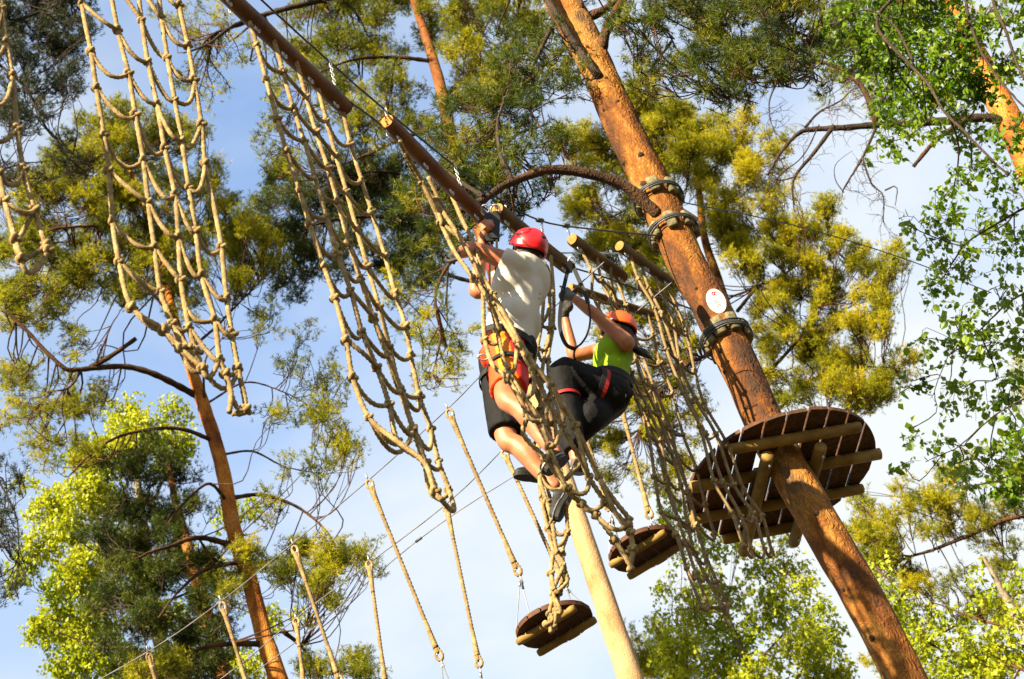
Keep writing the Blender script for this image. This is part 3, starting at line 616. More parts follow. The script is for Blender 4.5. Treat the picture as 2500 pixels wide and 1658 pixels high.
T7, _, _ = make_tree('pine_tree', 'orange pine at the upper right edge with long bare twiggy boughs',
    [(2960, 1720, 90), (2820, 1250, 84), (2700, 850, 78), (2560, 520, 72), (2500, 370, 68), (2450, 270, 66), (2400, 170, 60), (2360, 90, 54), (2320, 0, 46), (2290, -100, 34), (2270, -220, 14)], 17.0,
    [[(2470, 315), (2420, 288, -.2), (2300, 295, -.5), (2150, 300, -.8), (2030, 305, -1), (1965, 312, -1.1), (1920, 360, -1.2), (1890, 420, -1.3), {'spray': 34, 'from': 0.4, 'r': 0.055, 'r1': 0.012, 'm': 'limb_dark'}],
     [(2140, 300, -.8), (2110, 222, -.9), (2070, 178, -.9), (2010, 150, -1), (1955, 160, -1), (1905, 195, -1), (1870, 202, -1.1), {'spray': 34, 'from': 0.4, 'r': 0.035, 'r1': 0.012}], [(2035, 308, -1), (1990, 370, -1.1), (1940, 432, -1.2), (1933, 470, -1.2), (1938, 520, -1.2), {'spray': 12, 'from': 0.4, 'r': 0.025, 'r1': 0.006, 'm': 'limb_dark'}],
     [(2140, 310, -.8), (2105, 385, -.9), (2065, 455, -.9), (2058, 470, -.9), {'spray': 12, 'from': 0.4, 'r': 0.016, 'r1': 0.006, 'm': 'limb_dark'}], [(2105, 385, -.9), (2130, 450, -.9), (2160, 475, -.9), (2165, 535, -.9), {'spray': 12, 'from': 0.4, 'r': 0.012, 'r1': 0.005, 'm': 'limb_dark'}], [(2160, 465, -.9), (2190, 455, -.9), (2190, 500, -.9), {'r': 0.009, 'r1': 0.004, 'm': 'limb_dark'}],
     [(2440, 240), (2350, 228, -.3), (2260, 232, -.5), (2200, 262, -.6), {'r': 0.035, 'm': 'limb_dark'}], [(2070, 178, -.9), (2150, 110, -.8), (2180, 60, -.7), {'r': 0.022}], [(1965, 312, -1.1), (2000, 275, -1.1), (2050, 250, -1.1), (2085, 220, -1.1), {'spray': 12, 'from': 0.4, 'r': 0.016, 'm': 'limb_dark'}],
     [(2360, 290, -.4), (2290, 340, -.5), (2228, 405, -.5), {'r': 0.03, 'r1': 0.02}], [(1900, 195, -1), (1880, 240, -1), (1878, 280, -1), (1890, 330, -1), {'spray': 12, 'from': 0.4, 'r': 0.012, 'm': 'limb_dark'}], [(1940, 432, -1.2), (1900, 440, -1.2), (1860, 420, -1.2), {'spray': 12, 'from': 0.4, 'r': 0.010, 'm': 'limb_dark'}],
     [(2215, 180, -.4), (2225, 150, -.5), (2200, 130, -.5), (2170, 210, -.6), (2190, 215, -.6), {'r': 0.012, 'm': 'limb_dark'}], [(2390, 150, 0), (2300, 110, -.3), (2220, 90, -.4), (2120, 40, -.6), {'r': 0.03}],
     [(2000, 305, -1.05), (1960, 380, -1.1), (1900, 430, -1.1), (1870, 470, -1.1), (1850, 450, -1.1), {'r': 0.008, 'r1': 0.004, 'm': 'limb_dark'}], [(2060, 470, -.9), (2040, 440, -.9), (2040, 400, -.9), (2080, 365, -.9), {'r': 0.007, 'm': 'limb_dark'}]],
    [(2090, 90, 60, .6), (2020, 60, 65, .8), (2150, 150, 50, .4), (2100, 200, 50, .35), (2200, 40, 70, .6), (2030, 200, 40, .3), (2320, 250, 40, .35), (2400, 40, 50, .4), (2240, -60, 90), (2350, -70, 90), (2120, -60, 90), (2150, 250, 40, .2)],
    7, bark_m='bark_red', base_tint=0.38, spread=0.4, group=G_PINE)

T9, _, _ = make_tree('pine_tree', 'pine at the lower right edge with spreading olive boughs beside the thick trunk',
    [(2760, 1740, 70), (2700, 1500, 66), (2640, 1300, 60), (2590, 1120, 52), (2560, 980, 36), (2540, 850, 16)], 22.0,
    [[(2640, 1290), (2500, 1260, -.1), (2360, 1310, -.3), (2250, 1350, -.4), (2190, 1372, -.5), {'r': 0.035, 'r1': 0.012}], [(2690, 1480), (2560, 1430, 0), (2420, 1480, -.2), (2280, 1560, -.3), {'r': 0.035}], [(2600, 1160), (2480, 1170, 0), (2350, 1190, -.2), {'r': 0.03}], [(2700, 1560), (2500, 1600, 0), (2340, 1610, -.2), {'r': 0.03}]],
    [(2100, 1250, 55, .7), (2180, 1300, 75), (2250, 1230, 75, .9), (2330, 1200, 75, .9), (2400, 1290, 65, .8), (2470, 1200, 70), (2150, 1380, 65), (2230, 1420, 65, .8), (2330, 1430, 55, .5), (2400, 1500, 70, .7), (2450, 1390, 55, .5), (2200, 1500, 60), (2480, 1490, 55), (2130, 1300, 50), (2200, 1640, 70), (2420, 1650, 70), (2290, 1310, 50, .6), (2565, 1000, 60), (2590, 1110, 60), (2545, 890, 50), (2520, 960, 45, .8), (2600, 930, 50)],
    9, base_tint=0.58, spread=0.6, density=1.25, per=18, w=0.0078, group=G_PINE)

T10, _, _ = make_tree('pine_tree', 'small distant pine top between the bare pale trunk and the thick trunk',
    [(1720, 1900, 50), (1690, 1760, 44), (1650, 1640, 34), (1620, 1570, 22), (1600, 1530, 8)], 30.0,
    [[(1660, 1670), (1600, 1640, .1), (1560, 1610, .2), {'r': 0.02}]],
    [(1560, 1560, 30), (1570, 1600, 40), (1600, 1640, 50), (1640, 1590, 45), (1560, 1650, 45), (1680, 1640, 60), (1700, 1570, 40), (1620, 1550, 30, .7)],
    10, base_tint=0.60, spread=0.4, group=G_PINE)

G_BIRCH = 'birches among the pines'
T2, _, _ = make_tree('birch_tree', 'lime green birch behind the left pine with weeping branches',
    [(420, 1740, 36), (380, 1500, 30), (345, 1250, 22), (320, 1080, 12), (305, 960, 5)], 26.0,
    [[(380, 1520), (280, 1450, .2), (200, 1420, .2), (120, 1450, .3), {'r': 0.03}], [(365, 1400), (280, 1300, .1), (200, 1240, .2), {'r': 0.03}], [(350, 1280), (410, 1150, .2), (430, 1060, .3), {'r': 0.02}], [(400, 1600), (250, 1580, .2), (140, 1540, .3), {'r': 0.03}], [(380, 1480), (500, 1420, .2), (560, 1300, .2), {'r': 0.025}]],
    [(330, 1060, 75), (230, 1110, 70), (430, 1080, 55), (300, 1000, 50, .6), (220, 1190, 70), (270, 1230, 55), (130, 1230, 60), (170, 1290, 60), (200, 1380, 70), (150, 1420, 50), (60, 1370, 45, .7), (40, 1410, 30, .6), (150, 1510, 70), (100, 1530, 45, .8), (230, 1540, 75), (180, 1620, 70), (300, 1620, 75), (450, 1620, 65), (560, 1600, 50), (400, 1500, 60), (350, 1400, 60), (500, 1380, 50), (560, 1250, 45, .6), (620, 1230, 35, .4), (650, 1500, 45, .5), (440, 1350, 50), (420, 1000, 50, .5), (60, 1170, 35, .3), (100, 1320, 50, .8), (280, 1330, 60), (240, 1450, 60), (620, 1620, 50, .6), (740, 1500, 35, .4)],
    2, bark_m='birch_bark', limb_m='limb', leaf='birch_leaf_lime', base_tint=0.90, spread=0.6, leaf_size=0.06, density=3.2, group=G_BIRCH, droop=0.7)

T11, _, _ = make_tree('birch_tree', 'lime green birch low behind the round platform and the farthest net',
    [(1880, 1780, 28), (1830, 1640, 23), (1780, 1520, 15), (1740, 1420, 8), (1720, 1360, 3)], 27.0,
    [[(1830, 1640), (1900, 1560, .1), (1950, 1500, .2), {'r': 0.025}], [(1800, 1560), (1720, 1520, .1), (1650, 1530, .2), {'r': 0.02}]],
    [(1630, 1430, 50, .35), (1700, 1490, 75), (1780, 1560, 75), (1650, 1580, 75), (1750, 1640, 75), (1880, 1480, 75), (1950, 1560, 75), (1850, 1640, 70), (1720, 1400, 50, .5), (1850, 1380, 50, .7), (1780, 1440, 50, .7), (1990, 1640, 60), (1600, 1520, 40, .5), (1660, 1340, 45, .5), (1640, 1250, 50, .6), (1680, 1200, 45, .5), (1620, 1160, 45, .5), (1740, 1320, 50, .6), (1810, 1330, 40, .5), (1700, 1280, 45, .6), (2010, 1560, 55), (2050, 1640, 50), (1990, 1480, 45, .8), (1930, 1400, 50, .7), (1900, 1320, 45, .5), (1960, 1420, 40, .6)],
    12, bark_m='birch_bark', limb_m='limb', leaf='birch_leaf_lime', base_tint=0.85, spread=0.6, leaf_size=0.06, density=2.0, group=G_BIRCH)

T14, _, _ = make_tree('birch_tree', 'airy lime green birch low at the right edge below the olive pine boughs',
    [(2620, 1800, 44), (2560, 1660, 36), (2500, 1540, 26), (2440, 1430, 16), (2400, 1360, 6)], 20.0,
    [[(2560, 1660), (2450, 1620, .1), (2330, 1600, .2), {'r': 0.022}], [(2500, 1540), (2380, 1510, .1), (2270, 1470, .2), {'r': 0.018}]],
    [(2260, 1560, 70, .8), (2350, 1600, 75, .9), (2450, 1580, 75, .8), (2230, 1480, 50, .6), (2330, 1510, 55, .5), (2420, 1450, 55, .5), (2160, 1450, 50, .6), (2190, 1560, 50, .8), (2300, 1650, 60, .9), (2480, 1500, 50, .5), (2420, 1640, 60, .8), (2130, 1370, 40, .5), (2200, 1640, 55, .9), (2370, 1380, 40, .3), (2480, 1400, 40, .4)],
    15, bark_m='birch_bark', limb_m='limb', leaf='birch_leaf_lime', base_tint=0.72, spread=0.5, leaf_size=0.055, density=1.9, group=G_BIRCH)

T8, _, _ = make_tree('birch_tree', 'near birch hanging into the upper right corner with fresh green leaves',
    [(3050, 1740, 70), (2950, 1200, 62), (2850, 700, 52), (2760, 300, 42), (2690, 0, 30), (2640, -200, 16)], 14.0,
    [[(2640, -80), (2560, -60, -.2), (2430, -10, -.4), (2455, 80, -.5), (2480, 160, -.5), (2505, 215, -.5), {'r': 0.018, 'r1': 0.010, 'm': 'limb_dark'}],
     [(2690, 0), (2500, -60, -.4), (2300, -80, -.7), (2180, 0, -.9), (2150, 60, -.9), (2210, 130, -.9), (2290, 200, -.9), (2330, 260, -.9), (2400, 330, -.9), (2500, 425, -.9), {'r': 0.020, 'r1': 0.010, 'm': 'limb_dark'}],
     [(2360, -60, -.6), (2360, 20, -.7), (2390, 120, -.7), (2440, 200, -.7), (2500, 270, -.7), {'r': 0.016, 'r1': 0.008, 'm': 'limb_dark'}], [(2850, 700), (2600, 480, -.3), (2500, 510, -.4), (2430, 550, -.5), (2350, 600, -.5), {'r': 0.016, 'r1': 0.006, 'm': 'limb_dark'}],
     [(2230, 150, -.9), (2180, 60, -.9), (2100, 20, -1), (2030, 60, -1), {'r': 0.012, 'm': 'limb_dark'}], [(2880, 800), (2600, 700, -.3), (2480, 720, -.4), (2380, 800, -.5), (2300, 860, -.6), {'r': 0.012, 'm': 'limb_dark'}], [(2920, 1000), (2600, 950, -.3), (2450, 1000, -.4), (2350, 1080, -.5), (2260, 1120, -.6), {'r': 0.010, 'm': 'limb_dark'}]],
    [(2050, 60, 60, .9), (2140, 40, 75), (2250, 50, 85), (2330, 100, 80), (2200, 140, 80), (2100, 130, 65), (1990, 110, 50, .8), (2290, 180, 80), (2230, 240, 65), (2370, 200, 65), (2170, 210, 50, .8), (2170, 290, 50, .6), (2250, 310, 50, .5), (2400, 40, 60, .6), (2460, 150, 60, .8), (2485, 60, 45, .4), (2160, 350, 55, .35), (2340, 320, 75, .45), (2450, 320, 65, .4), (2380, 420, 75, .4), (2460, 460, 65, .4), (2320, 480, 60, .35),
     (2270, 560, 60, .4), (2220, 540, 40, .4), (2380, 560, 75, .35), (2470, 600, 65, .4), (2320, 640, 75, .35), (2430, 700, 65, .35), (2350, 760, 65, .4), (2250, 700, 50, .25), (2480, 800, 65, .4), (2400, 850, 75, .4), (2300, 830, 60, .35), (2230, 930, 60, .22), (2350, 950, 65, .4), (2450, 950, 65, .5), (2480, 1050, 65, .6), (2420, 1120, 65, .6), (2300, 1080, 60, .3), (2340, 1150, 55, .4), (2220, 1050, 40, .25), (2200, 1130, 40, .18), (2450, 1180, 60, .6),
     (2170, -50, 80), (2320, -50, 80), (2500, -30, 60)],
    8, bark_m='birch_bark', limb_m='limb_dark', leaf='birch_leaf', base_tint=0.62, spread=0.35, leaf_size=0.055, density=2.0, group=G_BIRCH, single=300)
# ------------------------------------------------------------------ the rope course
def z_of(p): return float((np.asarray(p) - EYE) @ FWD)
def near_trunk(px, py, D=T5D):
    dense, _ = resample(np.column_stack([T5P, T5R]), 0.02)
    j = int(np.argmin(np.linalg.norm(dense[:, :3] - pr(px, py, D), axis=1)))
    j0, j1 = max(0, j - 8), min(len(dense) - 1, j + 8)
    return dense[j, :3], dense[j, 3], unit(dense[j1, :3] - dense[j0, :3])

# --- log beams, hung end to end under the overhead cable
def log_beam(a, b, r, label, m, group='log beams hung in line above the nets', bolts=3):
    a, b = np.asarray(a), np.asarray(b); mid = (a + b) / 2; ax = unit(b - a)
    t = thing('log_beam', mid, label, 'log', group, 'thing')
    n = 26; f = np.linspace(0, 1, n)
    P = a + (b - a) * f[:, None]
    rr = r * (1 + 0.03 * np.sin(f * 9 + a[0]) + 0.015 * np.sin(f * 23)); rr[0] *= 0.93; rr[-1] *= 0.93
    Geo().tube(P, rr, 22, caps=False).obj('log', m, t)
    for e, s in ((a, -1), (b, 1)):
        th = np.linspace(0, 2 * math.pi, 22, endpoint=False)
        h = unit(np.cross(ax, [0, 0, 1])); k = np.cross(ax, h)
        V = np.vstack([e + 0.93 * r * (np.cos(th)[:, None] * h + np.sin(th)[:, None] * k), e + ax * s * 0.004])
        T = [[22, i, (i + 1) % 22] for i in range(22)]
        Geo().add(V, None, T if s > 0 else [x[::-1] for x in T]).obj('end_grain', M['log_end'], t, smooth=False)
    for q in np.linspace(0.1, 0.9, bolts):
        p = a + (b - a) * q; h = unit(np.cross(ax, [0, 0, 1]))
        c = p - np.array([0, 0, 1]) * r * 1.25
        th = np.linspace(0, 2 * math.pi, 15)
        ring = c + 0.022 * (np.cos(th)[:, None] * ax + np.sin(th)[:, None] * np.array([0, 0, 1.0]))
        g = Geo().tube(ring, 0.0045, 6, caps=False); g.tube(np.array([p, p - [0, 0, r * 1.05]]), 0.006, 6); g.obj('eye_bolt', M['steel'], t)
    return t
HL = 7.5
L1 = (ph(520, -46, HL), ph(846, 266, HL)); L2 = (ph(944, 296, HL), ph(1180, 535, HL))
L3 = (ph(1213, 512, HL + .05), ph(1388, 655, HL + .05)); L4 = (ph(1396, 584, HL + .2), ph(1522, 678, HL + .2))
L5 = (ph(1512, 600, HL + .2), ph(1634, 688, HL + .2)); L6 = (ph(1392, 702, HL + .1), ph(1590, 768, HL + .1))
log_beam(*L1, 0.046, 'reddish log beam at the top, nearest, with a rope net under it', M['log'], bolts=5)
log_beam(*L2, 0.045, 'reddish log beam with bright sawn end above the red-helmeted climber', M['log'], bolts=4)
log_beam(*L3, 0.046, 'short log beam half hidden behind the red helmet', M['log_green'])
log_beam(*L4, 0.040, 'olive-brown log beam with pale sawn end right of the red helmet', M['log_green'])
log_beam(*L5, 0.036, 'olive-brown log beam ending at the thick trunk', M['log_green'])
log_beam(*L6, 0.029, 'thin olive log beam above the orange helmet', M['log_green'], bolts=4)

# --- steel cables
G_CAB = 'steel cables of the course'
def cable(pts, label, r=0.006, group=G_CAB, m='cable', knobs=()):
    P = smooth_line(np.array(pts), 10) if len(pts) > 2 else np.array(pts)
    P, _ = resample(P, 0.03)
    g = Geo().tube(P, r, 6, lobes=0.12, pitch=0.08)
    t = thing('steel_cable', P[len(P) // 2], label, 'cable', group)
    g.obj('strand', M[m], t)
    for k in knobs:
        a = np.asarray(k[0]); d = k[1]
        Geo().tube(np.array([a - d * 0.035, a - d * 0.03, a + d * 0.03, a + d * 0.035]), [r * 1.2, r * 2.6, r * 2.6, r * 1.2], 8).obj('cable_clamp', M['cable'], t)
    return t
HC = HL + 0.28
c1 = [ph(500, -130, HC), ph(638, 0, HC), ph(798, 145, HC), ph(940, 268, HC), ph(1190, 466, HC), ph(1318, 538, HC), ph(1450, 560, HC + .25), ph(1630, 578, HC + .55)]
cable(c1, 'dark overhead cable from the top left past the red helmet to the wood blocks', knobs=[(c1[5], unit(c1[6] - c1[5])), (ph(1382, 551, HC + .12), unit(c1[6] - c1[5]))])
c2 = [ph(440, -85, HL), ph(538, -2, HL), ph(600, 46, HL), ph(821, 224, HL), ph(932, 306, HL), ph(1200, 520, HL + .02), ph(1368, 638, HL), ph(1473, 676, HL + .06), ph(1588, 719, HL + .14), ph(1690, 755, HL + .18)]
cable(c2, 'dark second cable running just below the logs to the lower part of the thick trunk')
cable([pt(1655, 492, 12.4), pt(1850, 530, 13.9), pt(2030, 575, 15.5), pt(2230, 640, 17), pt(2420, 715, 18.5)], 'thin dark cable stretched from the thick trunk to the right edge', r=0.005)
cable([pt(1335, 617, 11.4), pt(1420, 618, 11.9), pt(1530, 619, 12.6)], 'short pale line stretched level behind the log beams', r=0.006, m='steel')
W1 = lambda x, y: ph(x, y, 7.3)
w1pts = [W1(60, 1760), W1(360, 1592), W1(540, 1468), W1(705, 1335), W1(900, 1172), W1(1093, 998), W1(1183, 908), W1(1330, 770), W1(1475, 640)]
cable(w1pts, 'thin wire carrying the nearer row of hanging ropes, lower left to centre', r=0.0042, m='wire')
w2pts = [W1(420, 1745), W1(600, 1612), W1(722, 1510), W1(900, 1376), W1(1088, 1232), W1(1220, 1105), W1(1380, 930), W1(1510, 800), W1(1640, 690)]
cable(w2pts, 'thin wire carrying the farther row of hanging ropes, lower centre', r=0.0042, m='wire')
W3 = lambda x, y: ph(x, y, 8.0)
kn = W3(1022, 1318); kd = unit(W3(1100, 1262) - kn)
cable([W3(560, 1688), W3(770, 1530), kn, W3(1240, 1172), W3(1450, 1056), W3(1600, 955), W3(1760, 850)], 'thin bare safety wire with one dark clamp crossing the open sky', r=0.0042, m='wire', knobs=[(kn, kd)])

# --- chains between cable and logs
def chain(a, b, label, lr=0.012, group='short chains that carry the logs'):
    a, b = np.asarray(a), np.asarray(b); d = unit(b - a); L = np.linalg.norm(b - a)
    h = unit(np.cross(d, [0.3, 1, 0.1])); k = np.cross(d, h)
    pitch = lr * 2.9; n = max(2, int(L / pitch)); t = thing('chain', a, label, 'chain', group)
    th = np.linspace(0, 2 * math.pi, 13)
    for i in range(n):
        c = a + d * (i + 0.5) * L / n; s = h if i % 2 else k
        ring = c + d * (np.cos(th)[:, None] * lr * 1.95) + s * (np.sin(th)[:, None] * lr)
        Geo().tube(ring, lr * 0.32, 5, caps=False).obj('chain_link', M['steel'], t)
ch = [((805, 148, 9.12), (818, 208, 9.1), 'bright chain holding up the nearest log by its lower part'),
      ((556, -10, 8.56), (562, 30, 8.6), 'short bright chain at the top edge beside the nearest log'),
      ((942, 262, 9.48), (944, 292, 9.5), 'short shackle chain above the sawn end of the second log'),
      ((946, 318, 9.5), (956, 364, 9.5), 'loose bright chain end dangling under the sawn log end'),
      ((1110, 402, 10.0), (1128, 468, 9.98), 'bright chain down to the second log amid the dark boughs'),
      ((1234, 500, 10.4), (1240, 560, 10.4), 'bright chain just left of the red helmet'),
      ((1322, 540, 10.8), (1332, 622, 10.75), 'bright chain just behind the red helmet'),
      ((1382, 552, 11.2), (1398, 584, 11.2), 'short chain over the pale sawn end right of the helmet'),
      ((832, 240, 9.2), (842, 258, 9.2), 'short chain at the lower end of the nearest log')]
for a, b, lb in ch:
    A = ph(a[0], a[1], HC + (0.12 if a[0] > 1370 else 0)); D_ = math.hypot(A[0], A[1]) / KD
    if 'dangling' in lb: A = ph(944, 318, HL - .05); D_ = math.hypot(A[0], A[1]) / KD
    chain(A, pt(b[0], b[1], D_), lb, 0.0075)

# --- rope nets
def knot_mesh(r):
    t = np.linspace(0, 2 * math.pi, 37)
    P = np.column_stack([np.sin(t) + 2 * np.sin(2 * t), np.cos(t) - 2 * np.cos(2 * t), -1.5 * np.sin(3 * t)]) * r * 0.52
    return Geo().tube(P, r * 0.92, 8, caps=False, lobes=0.1, pitch=r * 6).mesh('rope_knot', M['rope'])
KNOT = knot_mesh(0.0125)
def rope_geo(P, r, step=0.010):
    P, _ = resample(P, step)
    return Geo().tube(P, r, 8, lobes=0.20, pitch=r * 7.5)
def sagged(a, b, sag, n=9, side=None):
    f = np.linspace(0, 1, n)[:, None]
    P = a + (b - a) * f + np.array([0, 0, -1.0]) * sag * 4 * f * (1 - f)
    if side is not None: P = P + side * (4 * f * (1 - f))
    return P
def rope_net(strands, crosses, label, seed, r=0.0125, m='rope', sag=0.05, kn=1.0, group='rope cargo nets hung from the logs', knots_on=None):
    """strands: lists of knot points; crosses: (strand i, knot k, strand j, knot l)"""
    rs = np.random.default_rng(seed)
    t = thing('rope_net', strands[0][0], label, 'rope net', group)
    for s in strands:
        rope_geo(smooth_line(np.array(s), 6), r).obj('rope_strand', M[m], t)
    done = set()
    for (i, k, j, l) in crosses:
        a, b = strands[i][k], strands[j][l]
        L = np.linalg.norm(b - a)
        P = sagged(a, b, (sag + 0.16 * L) * rs.uniform(0.55, 1.25), side=rs.normal(0, 0.012, 3))
        rope_geo(P, r * 0.93).obj('cross_rope', M[m], t)
        done |= {(i, k), (j, l)}
    for (i, k) in sorted(done):
        p = strands[i][k]; a = strands[i][max(0, k - 1)]; d = unit(p - a) if k else unit(strands[i][1] - p)
        h = unit(np.cross(d, rs.normal(size=3))); w = np.cross(d, h)
        o = link('knot', KNOT if r > 0.0105 else KNOT_S)
        s = kn * rs.uniform(0.75, 1.0)
        o.matrix_basis = Matrix(((h[0] * s, w[0] * s, d[0] * s, p[0] - t.location.x), (h[1] * s, w[1] * s, d[1] * s, p[1] - t.location.y), (h[2] * s, w[2] * s, d[2] * s, p[2] - t.location.z), (0, 0, 0, 1)))
        o.parent = t
    return t
KNOT_S = knot_mesh(0.0105)

def top_range(x, y, h):
    p = ph(x, y, h); return math.hypot(p[0], p[1]) / KD
def S(px, D0, D1):
    """knot points with the range growing evenly from D0 to D1 along the strand"""
    n = len(px); return [pt(x, y, D0 + (D1 - D0) * i / max(1, n - 1)) for i, (x, y) in enumerate(px)]

# far left: the edge of another net
n0 = [S([(-62, -60), (-55, 60), (-45, 150), (-30, 250), (-15, 330), (-2, 425), (12, 490), (38, 585), (52, 632)], 6.35, 6.35),
      S([(0, -70), (4, 20), (15, 103), (30, 184), (42, 314), (57, 413), (84, 513), (112, 600), (118, 612)], 6.45, 6.45)]
x0 = [(0, k, 1, k) for k in range(1, 9)] + [(0, 7, 1, 6)]
rope_net(n0, x0, 'rope net cut off by the left edge, only its right strands in view', 20, r=0.0108)

# first full net
n1 = [S([(192, -110), (200, 8), (222, 125), (235, 214), (254, 329), (266, 417), (275, 540), (291, 640), (322, 750), (400, 805), (440, 850), (494, 898)], 6.75, 6.95),
      S([(262, -70), (287, 72), (314, 180), (331, 281), (350, 390), (362, 494), (377, 603), (392, 712), (420, 790), (460, 850), (494, 900)], 6.83, 6.98),
      S([(334, -50), (346, 50), (361, 151), (383, 253), (402, 362), (427, 473), (436, 578), (442, 684), (461, 798), (480, 860), (496, 902)], 6.92, 7.0),
      S([(382, -60), (394, 40), (409, 142), (427, 245), (444, 344), (461, 459), (478, 566), (492, 672), (524, 780), (536, 876), (551, 912), (564, 960), (560, 1008)], 7.0, 7.03),
      S([(430, -80), (438, 12), (459, 111), (474, 195), (492, 304), (501, 400), (524, 509), (541, 603), (553, 726), (566, 815), (581, 898), (600, 1000), (566, 1010)], 7.08, 7.08)]
x1 = [(0, k, 1, k) for k in range(1, 11)] + [(1, k, 2, k + 1) for k in range(0, 9)] + [(2, k, 3, k + 1) for k in range(0, 9)] + \
     [(3, 0, 4, 1), (3, 1, 4, 2), (3, 2, 4, 3), (3, 3, 4, 3), (3, 4, 4, 4), (3, 5, 4, 5), (3, 6, 4, 7), (3, 7, 4, 8), (3, 8, 4, 9), (3, 9, 4, 10), (2, 10, 4, 10), (0, 11, 3, 9), (3, 10, 4, 11)]
rope_net(n1, x1, 'large rope net at the upper left, nearest full net, before the leaning pine', 21, r=0.0108)

# second net, under the nearest log
n2 = [S([(604, 40), (612, 60), (627, 111), (650, 195), (677, 291), (700, 371), (731, 467), (756, 547), (790, 650), (818, 729), (845, 831), (861, 921), (901, 1019), (970, 1078), (1036, 1130), (1062, 1200), (1080, 1222)], top_range(604, 40, HL), top_range(604, 40, HL) + 0.05),
      S([(664, 88), (676, 120), (691, 176), (716, 264), (743, 344), (768, 429), (797, 530), (824, 622), (856, 709), (884, 811), (920, 898), (950, 987), (972, 1080), (1036, 1130), (1066, 1205)], top_range(664, 88, HL), top_range(664, 88, HL) + 0.05),
      S([(720, 140), (732, 180), (747, 237), (772, 323), (800, 409), (825, 494), (852, 593), (880, 680), (912, 777), (944, 864), (980, 951), (1008, 1049), (1036, 1130), (1050, 1200), (1075, 1220)], top_range(720, 140, HL), top_range(720, 140, HL) + 0.05),
      S([(775, 204), (785, 250), (797, 295), (821, 383), (846, 467), (871, 559), (897, 650), (926, 750), (952, 850), (976, 953), (1010, 1046), (1040, 1130), (1072, 1210)], top_range(775, 204, HL), top_range(775, 204, HL) + 0.05),
      S([(836, 262), (845, 305), (856, 352), (883, 440), (907, 515), (940, 625), (965, 715), (990, 796), (1003, 866), (1024, 967), (1052, 1047), (1070, 1125), (1095, 1195), (1082, 1218)], top_range(836, 262, HL), top_range(836, 262, HL) + 0.05)]
x2 = [(0, k, 1, k) for k in range(2, 13)] + [(1, k, 2, k) for k in range(2, 12)] + [(2, k, 3, k) for k in range(2, 11)] + [(3, k, 4, k) for k in range(2, 12)] + [(0, 12, 3, 10), (3, 9, 4, 9), (0, 15, 4, 12)]
rope_net(n2, x2, 'rope net hanging under the nearest log, middle left, before the open blue sky', 22, r=0.0112)

# third net, in front of and around the red-helmeted climber
n3 = [[pt(*a) for a in [(976, 345, 8.95), (1010, 420, 9.25), (1061, 488, 9.45), (1113, 565, 9.45), (1155, 637, 9.42), (1203, 718, 9.4), (1250, 800, 9.4), (1290, 868, 9.4), (1320, 910, 9.4), (1346, 941, 9.42), (1373, 985, 9.45), (1405, 1040, 9.5), (1435, 1105, 9.55), (1462, 1165, 9.6), (1500, 1222, 9.65), (1536, 1268, 9.7), (1540, 1300, 9.7)]],
      [pt(*a) for a in [(990, 372, 9.05), (1030, 445, 9.3), (1075, 542, 9.5), (1111, 616, 9.46), (1157, 680, 9.45), (1203, 745, 9.42), (1262, 836, 9.42), (1300, 905, 9.42), (1336, 975, 9.45), (1372, 1040, 9.5), (1405, 1100, 9.55), (1438, 1165, 9.6), (1478, 1225, 9.65), (1530, 1284, 9.7), (1545, 1340, 9.72), (1535, 1395, 9.72)]],
      [pt(*a) for a in [(1046, 432, 9.4), (1088, 520, 9.55), (1126, 585, 9.6), (1160, 650, 9.55), (1186, 705, 9.5), (1200, 752, 9.5), (1214, 804, 9.48), (1219, 834, 9.46), (1239, 905, 9.38), (1283, 972, 9.32), (1318, 1030, 9.36), (1340, 1090, 9.4), (1384, 1192, 9.5), (1420, 1230, 9.6), (1455, 1258, 9.65), (1500, 1318, 9.7), (1545, 1390, 9.72)]],
      [pt(*a) for a in [(1104, 480, 9.85), (1130, 540, 9.8), (1160, 600, 9.66), (1178, 680, 9.6), (1180, 760, 9.58), (1184, 830, 9.5), (1204, 892, 9.4), (1240, 925, 9.33), (1285, 1010, 9.33), (1278, 1060, 9.4), (1330, 1118, 9.45), (1372, 1170, 9.5), (1400, 1150, 9.55), (1430, 1120, 9.6)]]]
x3 = [(0, k, 1, k) for k in (2, 5, 7, 9, 11, 13)] + [(1, 1, 2, 1), (1, 2, 2, 2), (1, 4, 2, 5), (1, 5, 2, 6), (1, 6, 2, 8), (1, 7, 2, 9), (1, 8, 2, 10), (1, 9, 2, 11), (1, 11, 2, 12), (2, 2, 3, 2), (2, 6, 3, 5), (2, 8, 3, 7), (2, 10, 3, 8), (2, 11, 3, 10), (2, 13, 1, 12), (2, 15, 1, 14), (0, 16, 1, 14), (2, 14, 0, 15)]
n3 = [smooth_line(np.array(q), 1) for q in n3]
rope_net(n3, x3, 'taut rope net stretched diagonally in front of the red-helmeted climber', 23, sag=0.04)
